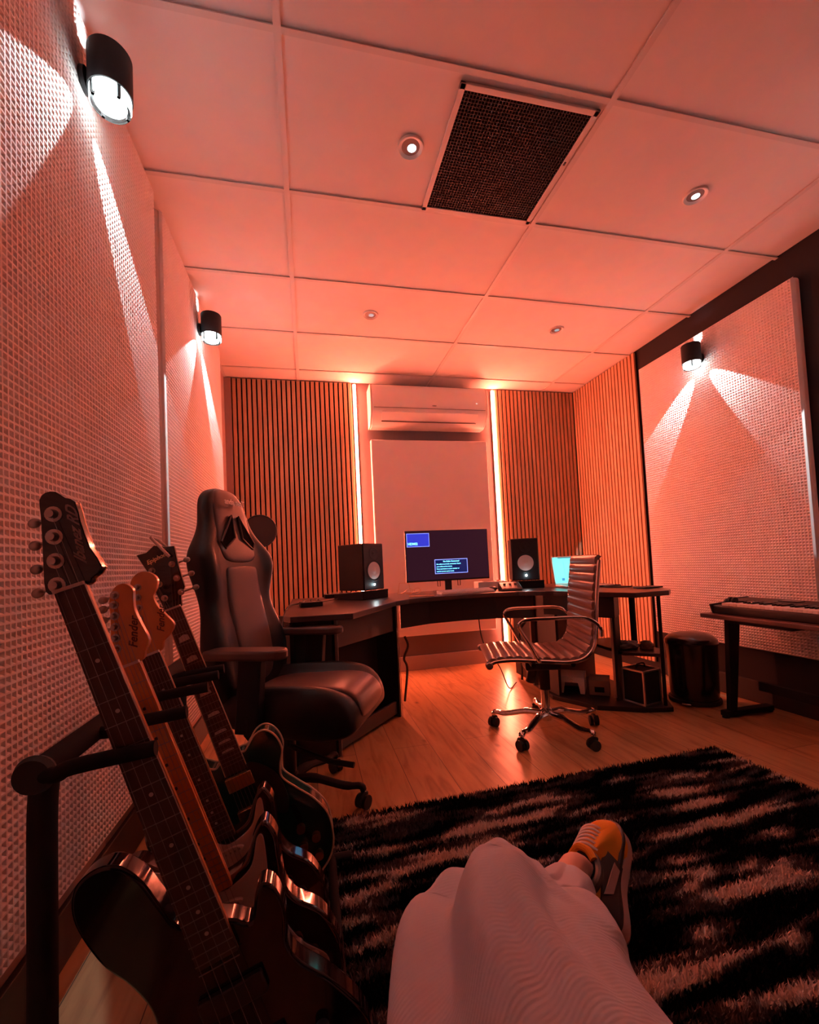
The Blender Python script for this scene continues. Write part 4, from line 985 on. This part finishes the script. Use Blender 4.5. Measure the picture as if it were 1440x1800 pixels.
# ------------------------------------------------------------------ person
def person():
    t = thing('person', 'seated person in pale baggy jeans with legs crossed, one mustard sneaker raised over the rug', 'person', (.14, -.10, 0))
    ox, oy = .14, -.10
    def L(p): return V((p[0]-ox, p[1]-oy, p[2]))
    # body: one skinned surface inside the clothes
    J = [(.14, -.16, .50), (.05, -.14, .50), (.23, -.14, .50), (.14, .15, .55), (.215, .50, .545), (.34, .62, .44), (.480, .782, .385), (.530, .80, .325), (.262, .33, .39), (.285, .43, .23), (.30, .48, .10), (.32, .60, .055), (.14, -.22, .60)]
    E_ = [(0, 1), (0, 2), (1, 3), (3, 4), (4, 5), (5, 6), (6, 7), (2, 8), (8, 9), (9, 10), (10, 11), (0, 12)]
    rr = [.12, .10, .10, .075, .052, .036, .027, .024, .058, .045, .035, .030, .12]
    me = bpy.data.meshes.new('body'); me.from_pydata([L(p) for p in J], E_, []); me.materials.append(M['skin'])
    o = bpy.data.objects.new('body', me); COL.objects.link(o); o.parent = t
    sk = o.modifiers.new('skin', 'SKIN'); sk.use_smooth_shade = True
    for i, v in enumerate(me.skin_vertices[0].data): v.radius = (rr[i], rr[i]); v.use_root = (i == 0)
    s = o.modifiers.new('sub', 'SUBSURF'); s.levels = 2; s.render_levels = 2
    # raised leg of the trousers
    def leg(path, rads, name, seed, hollow=True, ridges=()):
        P = crom(path, 14); N = len(P)
        Rr = [v.x for v in crom([(r, 0, 0) for r in rads], 14)]
        secs = []; seg = 96; ref = V((0, 0, 1))
        prev = None
        for i, p in enumerate(P):
            tg = (P[min(N-1, i+1)]-P[max(0, i-1)]).normalized()
            if prev is None: sx = tg.cross(ref).normalized()
            else: sx = (prev-tg*prev.dot(tg)).normalized()
            prev = sx; up = sx.cross(tg).normalized()
            s_ = i/(N-1); sec = []
            for k_ in range(seg):
                a = 2*PI*k_/seg
                q = V((math.cos(a)*1.3+seed, math.sin(a)*1.3, s_*2.6))
                d = noise.noise(q)*.10+abs(noise.noise(q*1.7+V((7, 1, 3))))*.10-.04
                for (a0, slope, wdt, amp, s0, s1) in ridges:
                    da = (a-(a0+slope*(s_-s0))+PI) % (2*PI)-PI
                    env = max(0, min(1, (s_-s0)/.08))*max(0, min(1, (s1-s_)/.12))
                    d += amp*math.exp(-(da/wdt)**2)*env
                r = Rr[i]*(1+d)
                sec.append(p+sx*math.cos(a)*r+up*math.sin(a)*r*.93)
            secs.append(sec)
        # cuff: turn inwards
        last = secs[-1]; c = P[-1]; tg = (P[-1]-P[-2]).normalized()
        secs.append([c+(v-c)*.93+tg*.002 for v in last]); secs.append([c+(v-c)*.88-tg*.03 for v in last])
        return obj(name, loft(nb(), secs, False), 'denim', t, sub=1)
    up_ = [(.13, -.20, .56), (.13, .05, .585), (.14, .20, .60), (.152, .349, .596), (.174, .412, .575), (.194, .463, .560), (.219, .510, .540), (.258, .562, .488), (.338, .622, .434), (.415, .700, .402)]
    leg([L(p) for p in up_], [.13, .125, .114, .104, .103, .090, .058, .070, .060, .048], 'trouser_leg', 3.1,
        ridges=((1.95, -1.3, .15, .17, .22, .80), (2.75, -1.5, .20, .14, .2, .8), (1.15, -.9, .20, -.16, .25, .80), (.35, .6, .15, .16, .3, 1.0), (.85, 1.0, .11, .13, .40, 1.0), (2.35, -1.2, .2, -.20, .25, .75), (1.55, -1.2, .13, .07, .3, .75)))
    dn = [(.22, -.18, .52), (.24, .05, .48), (.255, .22, .44), (.265, .33, .39), (.275, .39, .31), (.29, .44, .21), (.30, .48, .12)]
    leg([L(p) for p in dn], [.12, .105, .10, .095, .09, .085, .08], 'trouser_leg', 8.3, ridges=((1.2, 1., .15, .10, .3, .9),))
    bm = nb(); ball(bm, L((.14, -.22, .53)), .2, (1, .75, .65), 24); obj('trouser_seat', bm, 'denim', t)
    # shoes : local frame origin heel, +x toe, +z up
    def shoe(mt, worn):
        sh = thing('sneaker_tmp', None, None); sh.matrix_local = mt; sh.parent = t; sh.name = 'sneaker'
        for k_ in ('label', 'category'):
            if k_ in sh: del sh[k_]
        outl = [(-.02, 0), (-.015, -.03), (.02, -.037), (.09, -.034), (.15, -.045), (.20, -.052), (.245, -.044), (.272, -.018), (.275, .012), (.255, .036), (.20, .045), (.12, .036), (.04, .037), (-.01, .028)]
        o2 = smooth2(outl, 5)
        obj('sole', prism(nb(), o2, 0, .028), 'sole', sh, bevel=.006)
        secs = []
        for z, sc, x0_, x1_ in ((.024, .97, 0, 0), (.045, .95, 0, -.004), (.062, .86, 0, -.030), (.075, .76, 0, -.075), (.090, .68, -.002, -.125), (.100, .62, -.004, -.150)):
            cx = .10
            sec = []
            for x, y in o2:
                lim = .275+x1_
                xx = x if x < .06 else .06+(x-.06)*(lim-.06)/(.275-.06)
                sec.append(V((xx+(-x0_ if x < .06 else 0), y*sc, z+(.0 if xx < .1 else -.0))))
            secs.append(sec)
        up = obj('upper', loft(nb(), secs), 'mustard', sh, sub=1)
        q = [(x*1.0, y*1.05) for x, y in o2 if x < .135]
        bm = nb(); loft(bm, [[V((x-.001, y*f_, z)) for x, y in q] for z, f_ in ((.026, .98), (.045, .97), (.062, .89), (.078, .80))]); obj('side_panel', bm, 'shoeblack', sh)
        obj('foxing', prism(nb(), [(x*1.004, y*1.03) for x, y in o2], .026, .040), 'shoeblack', sh, bevel=.004)
        # suede toe box: dome
        bm = nb(); bmesh.ops.create_uvsphere(bm, u_segments=32, v_segments=18, radius=1)
        for v in bm.verts:
            x, y, z = v.co; zz = max(z, -.1); xx = .197+x*.080; 
            wy = .050*(1-.14*max(0, x))
            v.co = V((xx, -.003+y*wy, .026+zz*(.058-.020*x)))
        obj('toe_box', bm, 'mustard', sh)
        bm = nb(); loft(bm, [[V((x, y*(1-.08*k2)-.002, z)) for y, z in ((-.030, .055), (-.024, .078), (0, .088), (.024, .078), (.030, .055), (0, .05))] for k2, x in enumerate((.06, .09, .12, .15, .175))]) 
        for v in bm.verts: v.co.z += -(v.co.x-.06)*.22+.014
        obj('tongue', bm, 'mustard', sh, sub=1)
        for i in range(6):
            x = .102+i*.017; z = .124-(x-.06)*.27
            obj('lace', tube(nb(), crom([(x-.003, -.030, z-.020), (x, -.018, z-.002), (x+.003, 0, z+.003), (x, .018, z-.002), (x-.003, .030, z-.020)], 4), .0034, 8, flat=.6), 'lace', sh)
        obj('collar', tube(nb(), crom([(-.012, 0, .098), (.0, -.028, .098), (.04, -.034, .092), (.075, -.026, .098), (.088, 0, .104), (.075, .026, .098), (.04, .034, .092), (.0, .028, .098)], 5, True), .0085, 10, True), 'shoeblack', sh)
        obj('lining', prism(nb(), smooth2([(-.008, 0), (.0, -.024), (.04, -.030), (.078, -.022), (.086, 0), (.078, .022), (.04, .030), (.0, .024)], 4), .096, .1035), 'felt', sh)
        obj('tongue_edge', tube(nb(), crom([(.060, -.030, .102), (.082, -.020, .110), (.094, 0, .115), (.082, .020, .110), (.060, .030, .102)], 5), .0075, 10), 'mustard', sh)
        bm = nb(); prism(bm, [(.12, .030), (.15, .040), (.04, .070), (.00, .082), (.03, .055)], .0355, .0375, 'Y'); prism(bm, [(.12, .030), (.15, .040), (.04, .070), (.00, .082), (.03, .055)], -.0385, -.0365, 'Y'); obj('side_stripe', bm, 'sole', sh, smooth=False)
        return sh
    # raised shoe: heel -> toe direction and the way the top faces
    toe = V((.687, .952, .300)); heel = V((.522, .735, .268)); fwd = (toe-heel).normalized()
    topd = V((-.78, -.36, .55)); topd = (topd-fwd*topd.dot(fwd)).normalized(); side = topd.cross(fwd)
    m = Matrix((fwd, side, topd)).transposed().to_4x4(); m.translation = L(heel)
    shoe(m, True)
    fwd = V((.12, 1, 0)).normalized(); topd = V((0, 0, 1)); side = topd.cross(fwd)
    m = Matrix((fwd, side, topd)).transposed().to_4x4(); m.translation = L((.295, .44, .031))
    shoe(m, False)
person()
